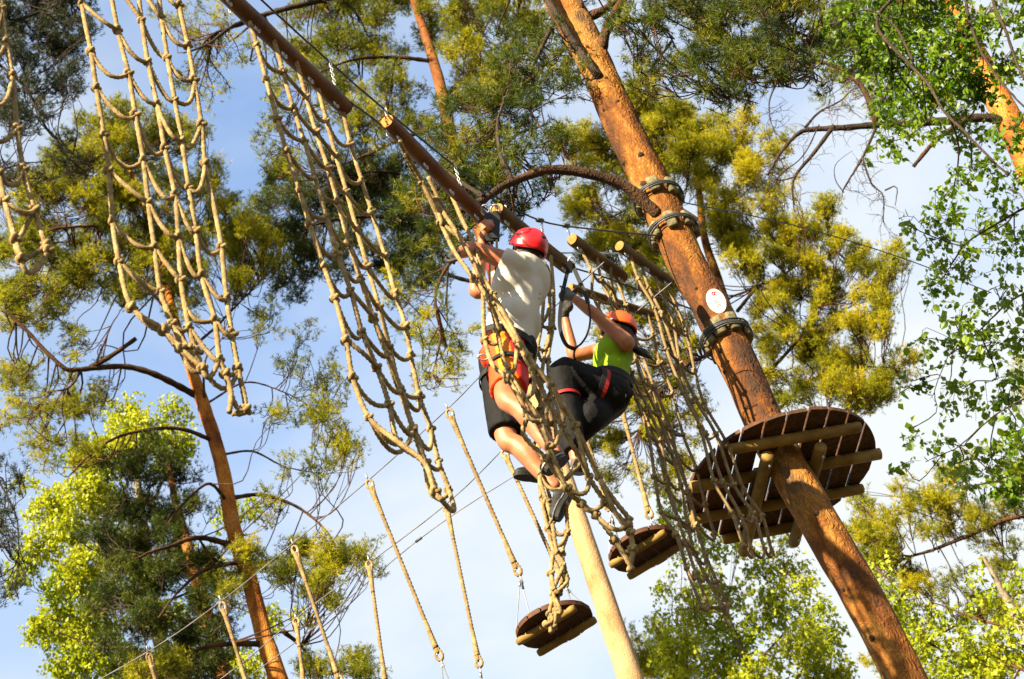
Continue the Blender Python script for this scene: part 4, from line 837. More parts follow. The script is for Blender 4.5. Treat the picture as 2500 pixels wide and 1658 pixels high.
# slack back half of it, behind that climber and bundled under the feet
n3b = [[pt(*a) for a in [(1246, 560, 10.35), (1335, 650, 10.5), (1342, 720, 10.5), (1342, 802, 10.5), (1330, 858, 10.45), (1322, 930, 10.2), (1318, 1000, 10.15), (1312, 1080, 10.1), (1316, 1150, 10.05), (1322, 1215, 9.95), (1338, 1290, 9.9), (1352, 1330, 9.9), (1345, 1400, 9.9), (1350, 1450, 9.9), (1342, 1500, 9.9), (1345, 1545, 9.9)]],
       [pt(*a) for a in [(1300, 592, 10.6), (1326, 700, 10.55), (1322, 790, 10.5), (1312, 850, 10.4), (1300, 930, 10.2), (1330, 1010, 10.15), (1345, 1085, 10.1), (1318, 1160, 9.95), (1335, 1225, 9.9), (1348, 1275, 9.88), (1360, 1350, 9.88), (1375, 1380, 9.88), (1352, 1440, 9.88), (1358, 1490, 9.9), (1335, 1525, 9.9)]],
       [pt(*a) for a in [(1345, 626, 10.7), (1352, 720, 10.6), (1350, 800, 10.6), (1338, 880, 10.4), (1345, 960, 10.2), (1355, 1030, 10.1), (1362, 1110, 10.0), (1378, 1190, 9.95), (1382, 1235, 9.92), (1385, 1300, 9.9), (1372, 1350, 9.9), (1382, 1410, 9.92), (1365, 1445, 9.92), (1352, 1530, 9.92), (1342, 1545, 9.92)]]]
x3b = [(0, k, 1, k) for k in range(2, 15)] + [(1, k, 2, k) for k in range(2, 14)] + [(0, 11, 2, 9), (0, 13, 2, 11), (0, 9, 2, 8)]
rope_net(n3b, x3b, 'slack bundled rope net hanging under the shoes above a small swing board', 24, r=0.0105, sag=0.02)

# fourth and fifth nets, towards the thick trunk
def lerp_strands(A, B, n):
    m = min(len(A), len(B)); return [[(A[k][0] * (1 - f) + B[k][0] * f, A[k][1] * (1 - f) + B[k][1] * f) for k in range(m)] for f in np.linspace(0, 1, n)]
a4 = [(1416, 600), (1436, 660), (1456, 722), (1490, 800), (1522, 885), (1553, 965), (1582, 1060), (1606, 1150), (1625, 1245), (1652, 1310), (1680, 1392), (1711, 1484)]
b4 = [(1512, 672), (1530, 740), (1548, 800), (1572, 868), (1602, 945), (1634, 1035), (1660, 1120), (1682, 1200), (1704, 1290), (1726, 1360), (1750, 1425), (1772, 1477)]
st = lerp_strands(a4, b4, 4); r4 = np.random.default_rng(4)
n4 = [S([(x + r4.normal(0, 5), y + r4.normal(0, 6)) for x, y in s], top_range(1416 + 32 * i, 600 + 24 * i, HL + .2), top_range(1416 + 32 * i, 600 + 24 * i, HL + .2) + 0.1) for i, s in enumerate(st)]
x4 = [(i, k, i + 1, k) for i in range(3) for k in range(1, 12)]
rope_net(n4, x4, 'long rope net right of the lime-shirted climber, hanging before the yellow-green crown', 25, r=0.0096, m='rope_worn', sag=0.03)
a5 = [(1538, 616), (1560, 680), (1592, 752), (1630, 858), (1664, 950), (1707, 1048), (1748, 1165), (1785, 1262), (1816, 1340)]
b5 = [(1626, 690), (1642, 740), (1662, 802), (1692, 900), (1722, 985), (1768, 1085), (1815, 1195), (1858, 1262), (1886, 1350)]
st = lerp_strands(a5, b5, 4); r5 = np.random.default_rng(5)
n5 = [S([(x + r5.normal(0, 5), y + r5.normal(0, 6)) for x, y in s], top_range(1538 + 29 * i, 616 + 25 * i, HL + .2), top_range(1538 + 29 * i, 616 + 25 * i, HL + .2) - 0.1) for i, s in enumerate(st)]
x5 = [(i, k, i + 1, k) for i in range(3) for k in range(1, 9)]
rope_net(n5, x5, 'rope net crossing in front of the round platform beside the thick trunk', 26, r=0.0096, m='rope_worn', sag=0.03)
a6 = [(1400, 705), (1420, 770), (1452, 850), (1490, 930), (1530, 1010), (1562, 1090), (1590, 1180), (1622, 1260)]
b6 = [(1575, 762), (1590, 820), (1612, 890), (1640, 960), (1672, 1050), (1700, 1140), (1720, 1220), (1745, 1300)]
st = lerp_strands(a6, b6, 4)[1:]; r6 = np.random.default_rng(6)
n6 = [S([(x + r6.normal(0, 5), y + r6.normal(0, 6)) for x, y in s], top_range(1458 + 58 * i, 724 + 19 * i, HL + .1), top_range(1458 + 58 * i, 724 + 19 * i, HL + .1) + 0.1) for i, s in enumerate(st)]
x6 = [(i, k, i + 1, k) for i in range(2) for k in range(1, 8)]
rope_net(n6, x6, 'rope net under the thin olive log, behind the lime-shirted climber', 27, r=0.0096, m='rope_worn', sag=0.03)

# --- hanging ropes with eye splices, and the two swing boards
G_HR = 'single hanging ropes of the swing boards'
def hanging_rope(a, b, label, r=0.0125):
    a, b = np.asarray(a), np.asarray(b); d = unit(b - a)
    t = thing('hanging_rope', a, label, 'rope', G_HR)
    f = np.linspace(0, 1, 8)[:, None]
    P = a + d * 0.06 + (b - a - d * 0.12) * f
    rope_geo(P, r).obj('rope', M['rope_worn'], t)
    h = unit(np.cross(d, FWD))
    for e, s in ((a, 1), (b, -1)):
        q = e + d * s * 0.045
        th = np.linspace(-2.5, 2.5, 17)
        loop = q + d * s * (-np.cos(th)[:, None] * 0.036) + h * (np.sin(th)[:, None] * 0.021) 
        loop = np.vstack([e + d * s * 0.15, loop[0] + d * s * 0.02, loop, loop[-1] + d * s * 0.02, e + d * s * 0.15])
        rope_geo(loop, r * 0.75, 0.006).obj('eye_splice', M['rope'], t)
        sp = np.array([e + d * s * 0.1, e + d * s * 0.16, e + d * s * 0.30])
        Geo().tube(resample(sp, 0.01)[0], np.linspace(r * 1.5, r * 1.05, len(resample(sp, 0.01)[0])), 9, lobes=0.18, pitch=r * 5).obj('splice', M['rope'], t)
        th = np.linspace(0, 2 * math.pi, 15)
        ring = q - d * s * 0.008 + d * (np.cos(th)[:, None] * 0.030) + h * (np.sin(th)[:, None] * 0.015)
        Geo().tube(ring, 0.005, 6, caps=False).obj('thimble', M['steel'], t)
        sh = e - d * s * 0.02
        ring = sh + d * (np.cos(th)[:, None] * 0.026) + np.cross(d, h) * (np.sin(th)[:, None] * 0.013)
        Geo().tube(ring, 0.0045, 6, caps=False).obj('shackle', M['steel'], t)
    return t
hr = [((362, 1592), (392, 1700), 0, 'rope cut off at the bottom edge, leftmost of the nearer row'),
      ((540, 1468), (612, 1700), 0, 'rope in front of the left pine, second in the nearer row'),
      ((716, 1330), (834, 1676), 0, 'rope beginning beside the left pine, right of its orange trunk'),
      ((898, 1170), (1078, 1615), 0, 'long rope left of centre ending in a wire tail near the bottom'),
      ((1093, 998), (1270, 1408), 0, 'rope from below the orange shorts to the nearer swing board'),
      ((722, 1508), (745, 1700), 1, 'short rope crossing the bottom edge, leftmost of the farther row'),
      ((900, 1368), (944, 1690), 1, 'steep rope in the lower sky leaving the bottom edge'),
      ((1089, 1230), (1172, 1632), 1, 'rope starting just under the tip of the second net'),
      ((1228, 1098), (1383, 1436), 1, 'rope hidden behind the shoes and the bundled net'),
      ((1512, 975), (1588, 1268), 1, 'rope below the lime-shirted climber to the farther swing board'),
      ((1385, 925), (1490, 1250), 0, 'rope behind the black trousers to the farther swing board')]
HR = []
for a, b, row, lb in hr:
    A = W1(*a); d0 = math.hypot(A[0], A[1]) / KD; B = pt(b[0], b[1], d0 + (-0.22 if row else 0.22)); HR.append((A, B)); hanging_rope(A, B, lb)
# wire tails of the two ropes whose boards hang below the picture
def bridle(top, ends, label):
    t = thing('wire_bridle', top, label, 'wire', 'wire bridles under the hanging ropes')
    for e in ends:
        P = np.array([top, e]); Geo().tube(resample(P, 0.03)[0], 0.0035, 6).obj('wire', M['steel'], t)
        d = unit(e - top); c = top + d * 0.06
        Geo().tube(np.array([c - d * 0.02, c + d * 0.02]), 0.008, 8).obj('ferrule', M['steel'], t)
bridle(HR[3][1], [pt(1085, 1700, 12.5), pt(1108, 1690, 12.4)], 'forked wire under the long rope left of centre')
bridle(HR[7][1], [pt(1184, 1712, 13.0), pt(1176, 1706, 12.9)], 'forked wire under the rope at the bottom centre')

def swing_board(c, d, w, label, yaw=0.0):
    """round board of planks on two round bearers, hung on wires"""
    ctr = pt(c[0], c[1], d); R0 = w / 2
    t = thing('swing_board', ctr, label, 'swing board', 'small round swing boards')
    a = rad(-22) + yaw
    e2 = np.array([math.cos(a), math.sin(a), 0.0]); e1 = np.array([-math.sin(a), math.cos(a), 0.0]); up = np.array([0, 0, 1.0])
    tilt = 0.05; e1 = unit(e1 + up * tilt); up = -unit(np.cross(e1, e2))
    n = 5; pw = 2 * R0 / n
    for i in range(n):
        x0, x1 = -R0 + i * pw + 0.004, -R0 + (i + 1) * pw - 0.004
        xs = np.linspace(x0, x1, 6); yy = np.sqrt(np.maximum(R0 ** 2 - xs ** 2, (0.3 * R0) ** 2 * 0.2))
        top = [(x, y) for x, y in zip(xs, yy)] + [(x, -y) for x, y in zip(xs[::-1], yy[::-1])]
        V = [ctr + e2 * x + e1 * y + up * z for z in (0, 0.03) for x, y in top]; m = len(top)
        T = [[0, k, k + 1] for k in range(1, m - 1)]; T = [x[::-1] for x in T] + [[m + v for v in x] for x in T]
        Q = [[k, (k + 1) % m, m + (k + 1) % m, m + k] for k in range(m)]
        Geo().add(np.array(V), Q, T).obj('plank', M['board_red'], t, smooth=False)
    for y in (-0.5, 0.5):
        hl = R0 * 0.92 * math.sqrt(1 - 0.25)
        p = ctr + e1 * (y * R0) - up * 0.03
        Geo().tube(np.array([p - e2 * hl * 1.12, p - e2 * hl, p, p + e2 * hl, p + e2 * hl * 1.12]), [0.021, 0.025, 0.025, 0.025, 0.021], 12).obj('bearer', M['joist'], t)
    return ctr, e1, e2, R0
B1 = swing_board((1355, 1530), 12.1, 0.47, 'nearer round swing board under the bundled net with yellowish bearers')
B2 = swing_board((1575, 1345), 12.4, 0.46, 'farther round swing board below the black trousers, right of the pale trunk')
for (c, e1, e2, R0), (ka, kb), lb in ((B1, (4, 8), 'nearer'), (B2, (10, 9), 'farther')):
    for k, s in ((ka, -1), (kb, 1)):
        top = HR[k][1]
        bridle(top, [c + e1 * -s * R0 * 0.5 * s * q + e2 * s * R0 * 0.85 + np.array([0, 0, .03]) for q in (-1, 1)], ('left' if s < 0 else 'right') + ' wire bridle of the ' + lb + ' swing board')

# --- the round platform on the thick trunk
def platform():
    ax, tr, tdir = near_trunk(1909, 1115)
    R0 = 0.63
    t = thing('round_platform', ax, 'round dark plank platform fixed around the thick trunk, seen from below', 'platform')
    a = rad(15.5)
    e1 = np.array([math.cos(a), math.sin(a), 0.0]); e2 = np.array([-math.sin(a), math.cos(a), 0.0]); up = np.array([0, 0, 1.0])
    n = 9; pw = 2 * R0 / n
    O = ax + e1 * 0.03 + e2 * 0.19
    tx, ty = (ax - O) @ e1, (ax - O) @ e2
    rs = np.random.default_rng(3)
    for i in range(n):
        x0, x1 = -R0 + i * pw + 0.009, -R0 + (i + 1) * pw - 0.009
        xs = np.linspace(x0, x1, 7); yy = np.sqrt(np.maximum(R0 ** 2 - xs ** 2, 0.012))
        dz = rs.uniform(-0.003, 0.003); m_ = M['board_red'] if i < 3 else M['board']
        segs = [(-1, 1)]
        hole = tr * 1.12
        if abs((x0 + x1) / 2 - tx) < hole: segs = [(-1, ty - math.sqrt(max(0, hole ** 2 - ((x0 + x1) / 2 - tx) ** 2))), (ty + math.sqrt(max(0, hole ** 2 - ((x0 + x1) / 2 - tx) ** 2)), 1)]
        for lo, hi in segs:
            ylo = -yy + rs.uniform(-.012, .018) if lo == -1 else np.full(7, lo); yhi = yy + rs.uniform(-.018, .012) if hi == 1 else np.full(7, hi)
            out = [(x, y) for x, y in zip(xs, yhi)] + [(x, y) for x, y in zip(xs[::-1], ylo[::-1])]; m = len(out)
            V = [O + e1 * x + e2 * y + up * (z + dz) for z in (0, 0.025) for x, y in out]
            T = [[0, k, k + 1] for k in range(1, m - 1)]; T = [x[::-1] for x in T] + [[m + v for v in x] for x in T]
            Q = [[k, (k + 1) % m, m + (k + 1) % m, m + k] for k in range(m)]
            Geo().add(np.array(V), Q, T).obj('plank', m_, t, smooth=False)
    for y in (-0.42, -0.10, 0.25, 0.54):
        hl = math.sqrt(R0 ** 2 - y ** 2) * (1.02 if y > -0.4 else 0.92)
        p = O + e2 * y - up * 0.035
        P = np.array([p - e1 * hl, p - e1 * (hl - 0.02), p, p + e1 * (hl - 0.02), p + e1 * hl])
        if abs(y - ty) < tr * 1.05:      # joist stops at the trunk
            for q0, q1 in ((-hl, tx - tr), (tx + tr, hl)):
                Geo().tube(np.array([p + e1 * q0, p + e1 * (q0 * .5 + q1 * .5), p + e1 * q1]), 0.038, 14).obj('joist', M['joist'], t)
        else:
            Geo().tube(P, [0.031, 0.036, 0.036, 0.036, 0.031], 14).obj('joist', M['joist'], t)
    for s in (-1, 1):
        p = O + e1 * (tx + s * (tr + 0.05)) - up * 0.115
        Geo().tube(np.array([p - e2 * 0.40, p - e2 * 0.385, p, p + e2 * 0.60, p + e2 * 0.615]), [0.036, 0.040, 0.040, 0.040, 0.036], 16).obj('bearer', M['joist'], t)
        for y in (-0.36, 0.5):
            q = p + e2 * y
            Geo().tube(np.array([q + up * 0.03, q - up * 0.05, q - up * 0.06]), [0.007, 0.007, 0.012], 8).obj('bolt', M['steel'], t)
    return O
PLAT = platform()

# --- wood block collars under the cable wraps
def collar(px, py, label, n=8, bw=0.08, bh=0.135, wraps=3, m='block', tilt=0.0):
    ax, r, d = near_trunk(px, py)
    t = thing('block_collar', ax, label, 'block collar', 'rings of wood blocks under cable wraps')
    h = unit(np.cross(d, FWD)); k = np.cross(d, h); rs = np.random.default_rng(int(px))
    for i in range(n):
        a = 2 * math.pi * i / n + rs.normal(0, 0.08)
        nrm = h * math.cos(a) + k * math.sin(a); tg = np.cross(d, nrm)
        c = ax + nrm * (r + 0.022) + d * rs.normal(0, 0.012)
        g = Geo(); hh = bh * rs.uniform(0.85, 1.1) * 0.5; w_ = bw * rs.uniform(0.85, 1.1) * 0.5
        f = np.array([-1, -.92, 0, .92, 1]); prof = np.array([0.75, 1, 1, 1, 0.75])
        for j in range(1):
            P = c + d * (f * hh)[:, None]
            th = np.linspace(0, 2 * math.pi, 10, endpoint=False)
            V = P[:, None] + (tg[None, None] * (w_ * prof[:, None] * np.sign(np.cos(th)) * np.abs(np.cos(th)) ** .5)[..., None] + nrm[None, None] * (0.02 * prof[:, None] * np.sign(np.sin(th)) * np.abs(np.sin(th)) ** .7)[..., None])
            i_ = np.arange(4)[:, None] * 10; j_ = np.arange(10)[None]; k_ = (j_ + 1) % 10
            q = np.stack([i_ + j_, i_ + k_, i_ + 10 + k_, i_ + 10 + j_], -1).reshape(-1, 4)
            V = np.vstack([V.reshape(-1, 3), P[0], P[-1]])
            T = [[50, (x + 1) % 10, x] for x in range(10)] + [[51, 40 + x, 40 + (x + 1) % 10] for x in range(10)]
            g.add(V, q, T)
        g.obj('wood_block', M[m], t)
    for w in range(wraps):
        th = np.linspace(0, 2 * math.pi, 41)
        off = (w - (wraps - 1) / 2) * 0.022
        P = ax + d * off + (r + 0.046) * (np.cos(th)[:, None] * h + np.sin(th)[:, None] * k) + d * (0.012 * np.sin(th + w))[:, None]
        Geo().tube(P, 0.006, 6, caps=False).obj('cable_wrap', M['cable'], t)
    return t
collar(1613, 488, 'pale ring of wood blocks, topmost of those on the thick trunk', n=8)
collar(1648, 566, 'pale ring of wood blocks under the branch stub, middle one on the thick trunk', n=8)
collar(1776, 822, 'dark ring of wood blocks just above the oval plaque\'s foot on the trunk'.replace("just above the oval plaque's foot", 'below the white oval plaque'), n=9, m='block', wraps=4)

# --- the white plaque
def plaque():
    px, py = 1750, 706
    ax, r, d = near_trunk(px - 25, py)
    p0 = pt(px, py, z_of(ax) - 0.12)
    nrm = unit(p0 - ax - d * ((p0 - ax) @ d)); c = ax + nrm * (r + 0.02) + d * ((p0 - ax) @ d)
    nrm = unit(nrm - 0.8 * FWD); tg = unit(np.cross(d, nrm)); up_ = np.cross(nrm, tg)
    if up_[2] < 0: up_ = -up_
    if tg @ RIGHT < 0: tg = -tg
    t = thing('plaque', c, 'white oval plaque with a small red emblem nailed to the thick trunk', 'sign')
    W_, H_ = 0.062, 0.092
    th = np.linspace(0, 2 * math.pi, 36, endpoint=False)
    rim = lambda s, z: c + nrm * z + (np.cos(th)[:, None] * tg * W_ + np.sin(th)[:, None] * up_ * H_) * s
    V = np.vstack([rim(1, -0.006), rim(1, 0.004), rim(0.95, 0.006), [c + nrm * 0.006], [c - nrm * 0.006]])
    j = np.arange(36); k = (j + 1) % 36
    Q = np.vstack([np.column_stack([j, k, 36 + k, 36 + j]), np.column_stack([36 + j, 36 + k, 72 + k, 72 + j])])
    T = np.vstack([np.column_stack([72 + j, 72 + k, np.full(36, 108)]), np.column_stack([k, j, np.full(36, 109)])])
    Geo().add(V, Q, T).obj('disc', mat('white_plaque_paint', [(0.3, (0.62, 0.62, 0.60)), (0.7, (0.76, 0.76, 0.74))], 0.4, noise=(20, 3)), t, smooth=False)
    red = mat('red_print', (0.55, 0.02, 0.06), 0.5); grey = mat('grey_print', (0.30, 0.30, 0.32), 0.5)
    def stroke(P, w, m, name):
        Geo().tube(np.array([c + nrm * 0.0075 + tg * x * W_ + up_ * y * H_ for x, y in P]), w, 5).obj(name, m, t)
    a = np.linspace(0, 2 * math.pi, 15)
    stroke([(-0.02 + 0.13 * math.cos(q), 0.62 + 0.12 * math.sin(q)) for q in a], 0.0028, red, 'emblem_stroke')
    stroke([(0.24 + 0.13 * math.cos(q), 0.58 + 0.13 * math.sin(q)) for q in a[:11]], 0.0028, red, 'emblem_stroke')
    stroke([(0.05, 0.74), (0.1, 0.6), (0.14, 0.45)], 0.0026, red, 'emblem_stroke')
    for y, x0, x1 in ((-0.02, -0.28, 0.05), (-0.14, -0.34, 0.22), (-0.32, -0.12, 0.30), (-0.44, -0.2, 0.24)):
        stroke([(x, y + 0.02 * math.sin(x * 40)) for x in np.linspace(x0, x1, 12)], 0.0016, grey, 'text_line')
plaque()
# ------------------------------------------------------------------ the two climbers
Z = np.array([0, 0, 1.0])
class Body(Geo):
    """overlapping tapered limbs and ellipsoids, later fused into one skin"""
    def limb(s, pts, flat=(False, False)):
        """pts: [(point, radius), ...] a limb that tapers along the chain, round ends unless flat"""
        P = np.array([p for p, _ in pts], float); r = np.array([q for _, q in pts], float)
        PR = smooth_line(np.column_stack([P, r]), 7)
        PR, _ = resample(PR, 0.012)
        P, r = PR[:, :3], PR[:, 3]
        if not flat[0]: s.ell(P[0], *(r[0] * np.eye(3)), 14, 8)
        if not flat[1]: s.ell(P[-1], *(r[-1] * np.eye(3)), 14, 8)
        return s.tube(P, r, 14)
    def fuse(s, name, m, parent, voxel=0.008, smooth=6, disp=None):
        me = s.mesh(name + '_raw', m)
        o = bpy.data.objects.new(name + '_raw', me); COL.objects.link(o)
        rm = o.modifiers.new('r', 'REMESH'); rm.mode = 'VOXEL'; rm.voxel_size = voxel; rm.use_smooth_shade = True
        sm = o.modifiers.new('s', 'SMOOTH'); sm.factor = 0.5; sm.iterations = smooth
        bpy.context.view_layer.update()
        dg = bpy.context.evaluated_depsgraph_get()
        me2 = bpy.data.meshes.new_from_object(o.evaluated_get(dg))
        bpy.data.objects.remove(o); bpy.data.meshes.remove(me)
        me2.materials.clear(); me2.materials.append(m)
        n = len(me2.vertices)
        if disp:
            co = np.empty(n * 3, np.float32); me2.vertices.foreach_get('co', co); co = co.reshape(-1, 3)
            no = np.empty(n * 3, np.float32); me2.vertices.foreach_get('normal', no); no = no.reshape(-1, 3)
            me2.vertices.foreach_set('co', (co + no * disp(co)[:, None]).astype(np.float32).ravel())
        me2.polygons.foreach_set('use_smooth', np.ones(len(me2.polygons), bool)); me2.update()
        return link(name, me2, parent)
def folds(amp, dirs, seed, axis_scale=1.0):
    rs = np.random.default_rng(seed)
    W = [(unit(np.array(d) + rs.normal(0, 0.35, 3)) * rs.uniform(28, 75) * axis_scale, rs.uniform(0, 6.3), rs.uniform(0.5, 1)) for d in dirs for _ in range(4)]
    L = [(rs.normal(0, 9, 3), rs.uniform(0, 6.3)) for _ in range(4)]
    def f(co):
        m = sum(np.sin(co @ k + p) for k, p in L) * 0.25
        return amp * sum(a * np.abs(np.sin(co @ k * 0.5 + p + 1.5 * m)) - 0.5 * a for k, p, a in W) / len(W) * 3 * (0.6 + 0.6 * m)
    return f

M['skin'] = mat('tanned_skin', [(0.3, (0.36, 0.135, 0.062)), (0.5, (0.44, 0.18, 0.088)), (0.7, (0.50, 0.23, 0.12))], 0.5, noise=(9, 3), bump=(140, 0.12, (1, 1, 1), 0.003), spec=0.35, sss=0.06)
M['shirt_white'] = mat('white_cotton', [(0.3, (0.56, 0.53, 0.47)), (0.7, (0.68, 0.65, 0.60))], 0.85, noise=(6, 3), bump=(7, 0.35, (1, 1, 1.6), 0.012), spec=0.15)
M['lime'] = mat('lime_jersey', [(0.3, (0.22, 0.40, 0.010)), (0.7, (0.31, 0.48, 0.013))], 0.75, noise=(6, 3), bump=(10, 0.5, (1, 1, 1), 0.015), spec=0.2)
M['black_cloth'] = mat('black_cloth', [(0.3, (0.004, 0.004, 0.005)), (0.7, (0.009, 0.009, 0.011))], 0.8, noise=(14, 4), bump=(16, 0.6, (1, 1, 1), 0.02), spec=0.2)
M['red_shell'] = mat('red_helmet_shell', (0.55, 0.010, 0.016), 0.28, spec=0.5)
M['orange_shell'] = mat('orange_helmet_shell', (0.80, 0.13, 0.006), 0.35, spec=0.5)
M['hair'] = mat('dark_hair', [(0.3, (0.010, 0.007, 0.006)), (0.7, (0.035, 0.022, 0.016))], 0.5, noise=(60, 4, (1, 1, 0.15)), bump=(90, 0.6, (1, 1, 0.2), 0.01))
M['glove'] = mat('grey_glove', [(0.3, (0.10, 0.10, 0.11)), (0.7, (0.28, 0.28, 0.29))], 0.8, noise=(20, 3), bump=(60, 0.3))
M['glove_dark'] = mat('dark_glove', [(0.3, (0.03, 0.03, 0.032)), (0.7, (0.09, 0.085, 0.08))], 0.8, noise=(20, 3), bump=(60, 0.3))
M['shoe'] = mat('brown_suede_shoe', [(0.3, (0.07, 0.045, 0.03)), (0.7, (0.20, 0.14, 0.09))], 0.8, noise=(25, 4), bump=(60, 0.4, (1, 1, 1), 0.006))
M['shoe_black'] = mat('black_trainer', [(0.3, (0.012, 0.012, 0.012)), (0.7, (0.04, 0.04, 0.038))], 0.6, noise=(25, 4), bump=(60, 0.4, (1, 1, 1), 0.006))
M['rubber'] = mat('dark_rubber_sole', [(0.3, (0.012, 0.012, 0.012)), (0.7, (0.03, 0.028, 0.026))], 0.7, noise=(30, 3))
M['stripe'] = mat('pale_shoe_stripe', (0.62, 0.58, 0.52), 0.6)
M['red_web'] = mat('red_webbing', (0.42, 0.02, 0.02), 0.7)
M['eye_white'] = mat('eye_white', (0.75, 0.72, 0.68), 0.25); M['eye_dark'] = mat('eye_iris', (0.02, 0.012, 0.008), 0.2)
M['lips'] = mat('lips', (0.35, 0.09, 0.06), 0.5); M['shade_lens'] = mat('red_mirror_lens', (0.28, 0.012, 0.03), 0.12, spec=0.8)
def shorts_print():
    """printed sports shorts: orange, yellow and red panels with a fine dark line"""
    m = mat('printed_shorts', [(0.0, (0.72, 0.075, 0.006)), (0.30, (0.78, 0.10, 0.006)), (0.34, (0.86, 0.30, 0.005)), (0.56, (0.84, 0.24, 0.005)), (0.60, (0.60, 0.018, 0.010)), (1.0, (0.50, 0.012, 0.012))], 0.7, noise=(3, 0), bump=(12, 0.6, (1, 1, 1), 0.02))
    n, l = m.node_tree.nodes, m.node_tree.links
    rp = [x for x in n if x.type == 'VALTORGB'][0]; tc = [x for x in n if x.type == 'TEX_COORD'][0]; ns = [x for x in n if x.type == 'TEX_NOISE'][0]
    sx = n.new('ShaderNodeSeparateXYZ'); l.new(tc.outputs['Generated'], sx.inputs[0])
    ad = n.new('ShaderNodeMath'); ad.operation = 'MULTIPLY_ADD'; ad.inputs[1].default_value = 0.16; l.new(ns.outputs['Fac'], ad.inputs[0]); l.new(sx.outputs[0], ad.inputs[2])
    sb = n.new('ShaderNodeMath'); sb.operation = 'SUBTRACT'; sb.inputs[1].default_value = 0.08; l.new(ad.outputs[0], sb.inputs[0])
    l.new(sb.outputs[0], rp.inputs['Fac'])
    return m
M['shorts'] = shorts_print()

def head_shape(b, c, up, f, lf, s=1.0):
    """skull, jaw, brow, nose, chin, ears added to the body's skin"""
    b.ell(c + up * 0.02 * s - f * 0.01 * s, lf * 0.073 * s, f * 0.092 * s, up * 0.100 * s, 20, 14)
    b.ell(c - up * 0.045 * s + f * 0.025 * s, lf * 0.056 * s, f * 0.062 * s, up * 0.070 * s, 16, 12)
    b.ell(c - up * 0.098 * s + f * 0.062 * s, lf * 0.026 * s, f * 0.022 * s, up * 0.020 * s, 12, 8)
    b.limb([(c + up * 0.004 * s + f * 0.083 * s, 0.010 * s), (c - up * 0.022 * s + f * 0.100 * s, 0.012 * s), (c - up * 0.034 * s + f * 0.102 * s, 0.015 * s)])
    for q in (-1, 1):
        b.ell(c - up * 0.012 * s + lf * q * 0.076 * s - f * 0.008 * s, lf * 0.010 * s, f * 0.020 * s, up * 0.032 * s, 10, 8)
        b.ell(c + up * 0.018 * s + lf * q * 0.030 * s + f * 0.076 * s, lf * 0.028 * s, f * 0.012 * s, up * 0.010 * s, 10, 8)
        b.ell(c - up * 0.03 * s + lf * q * 0.040 * s + f * 0.058 * s, lf * 0.024 * s, f * 0.022 * s, up * 0.024 * s, 10, 8)
def face_bits(parent, c, up, f, lf, s=1.0):
    for q in (-1, 1):
        e = c + up * 0.002 * s + lf * q * 0.031 * s + f * 0.083 * s
        Geo().ell(e, lf * 0.014 * s, f * 0.010 * s, up * 0.009 * s, 12, 8).obj('eye', M['eye_white'], parent)
        Geo().ell(e + f * 0.006 * s, lf * 0.006 * s, f * 0.006 * s, up * 0.006 * s, 10, 6).obj('iris', M['eye_dark'], parent)
        Geo().tube(smooth_line(np.array([e + up * .016 * s - lf * .017 * s, e + up * .021 * s + f * .003, e + up * .015 * s + lf * .018 * s]), 4), 0.0035 * s, 6).obj('eyebrow', M['hair'], parent)
    Geo().ell(c - up * 0.063 * s + f * 0.086 * s, lf * 0.024 * s, f * 0.008 * s, up * 0.008 * s, 12, 8).obj('mouth', M['lips'], parent)

def helmet(parent, c, up, f, lf, m, s=1.0, vents=True):
    g = Geo(); nu, nv = 40, 14
    def P(u, v, k):
        a = 2 * math.pi * u
        edge = 1.72 - 0.30 * math.cos(a) - 0.10 * math.cos(2 * a)            # higher over the forehead, lower at the nape
        t = v * edge
        dr = f * math.cos(a) * 0.128 + lf * math.sin(a) * 0.108
        bump = 1 + 0.018 * math.cos(4 * a) * math.sin(t) ** 2 + (0.03 if v > 0.96 else 0)
        return c + up * 0.012 * s + (dr * math.sin(t) * s + up * math.cos(t) * 0.118 * s) * k * bump - f * 0.008 * s
    for k in (1.0, 0.93):
        V = [P(u / nu, v / nv, k) for v in range(nv + 1) for u in range(nu)]
        q = [[v * nu + u, v * nu + (u + 1) % nu, (v + 1) * nu + (u + 1) % nu, (v + 1) * nu + u] for v in range(nv) for u in range(nu)]
        g.add(V, q if k == 1.0 else [x[::-1] for x in q])
    n1 = (nv + 1) * nu; o = nv * nu
    g.q.append(np.array([[o + u, o + (u + 1) % nu, n1 + o + (u + 1) % nu, n1 + o + u] for u in range(nu)]))
    sh = g.obj('helmet', m, parent)
    if vents:
        for a, t in ((0.28, 0.95), (0.72, 0.95), (0.18, 0.62), (0.82, 0.62), (0.36, 0.62), (0.64, 0.62), (0.5, 0.9)):
            p = P(a, t / 1.45, 1.0); n = unit(p - c); tg = unit(np.cross(n, up)); w = np.cross(n, tg)
            Geo().ell(p, tg * 0.016 * s, w * 0.009 * s, n * 0.004 * s, 10, 6).obj('vent', M['black_web'], sh)
        for a0 in (0.25, 0.75):
            L = np.array([P(a0 + d, t / 1.45, 1.012) for d, t in zip(np.linspace(-0.12, 0.12, 9), 0.78 + 0.12 * np.sin(np.linspace(0, 3.14, 9)))])
            Geo().tube(L, 0.004 * s, 6).obj('ridge', m, sh)
    for q in (-1, 1):
        L = smooth_line(np.array([c + lf * q * 0.09 * s + f * 0.01 * s, c + lf * q * 0.075 * s - up * 0.06 * s + f * 0.02 * s, c - up * 0.135 * s + f * 0.035 * s]), 6)
        Geo().tube(L, 0.005 * s, 6).obj('chin_strap', M['black_web'], parent)
    return sh

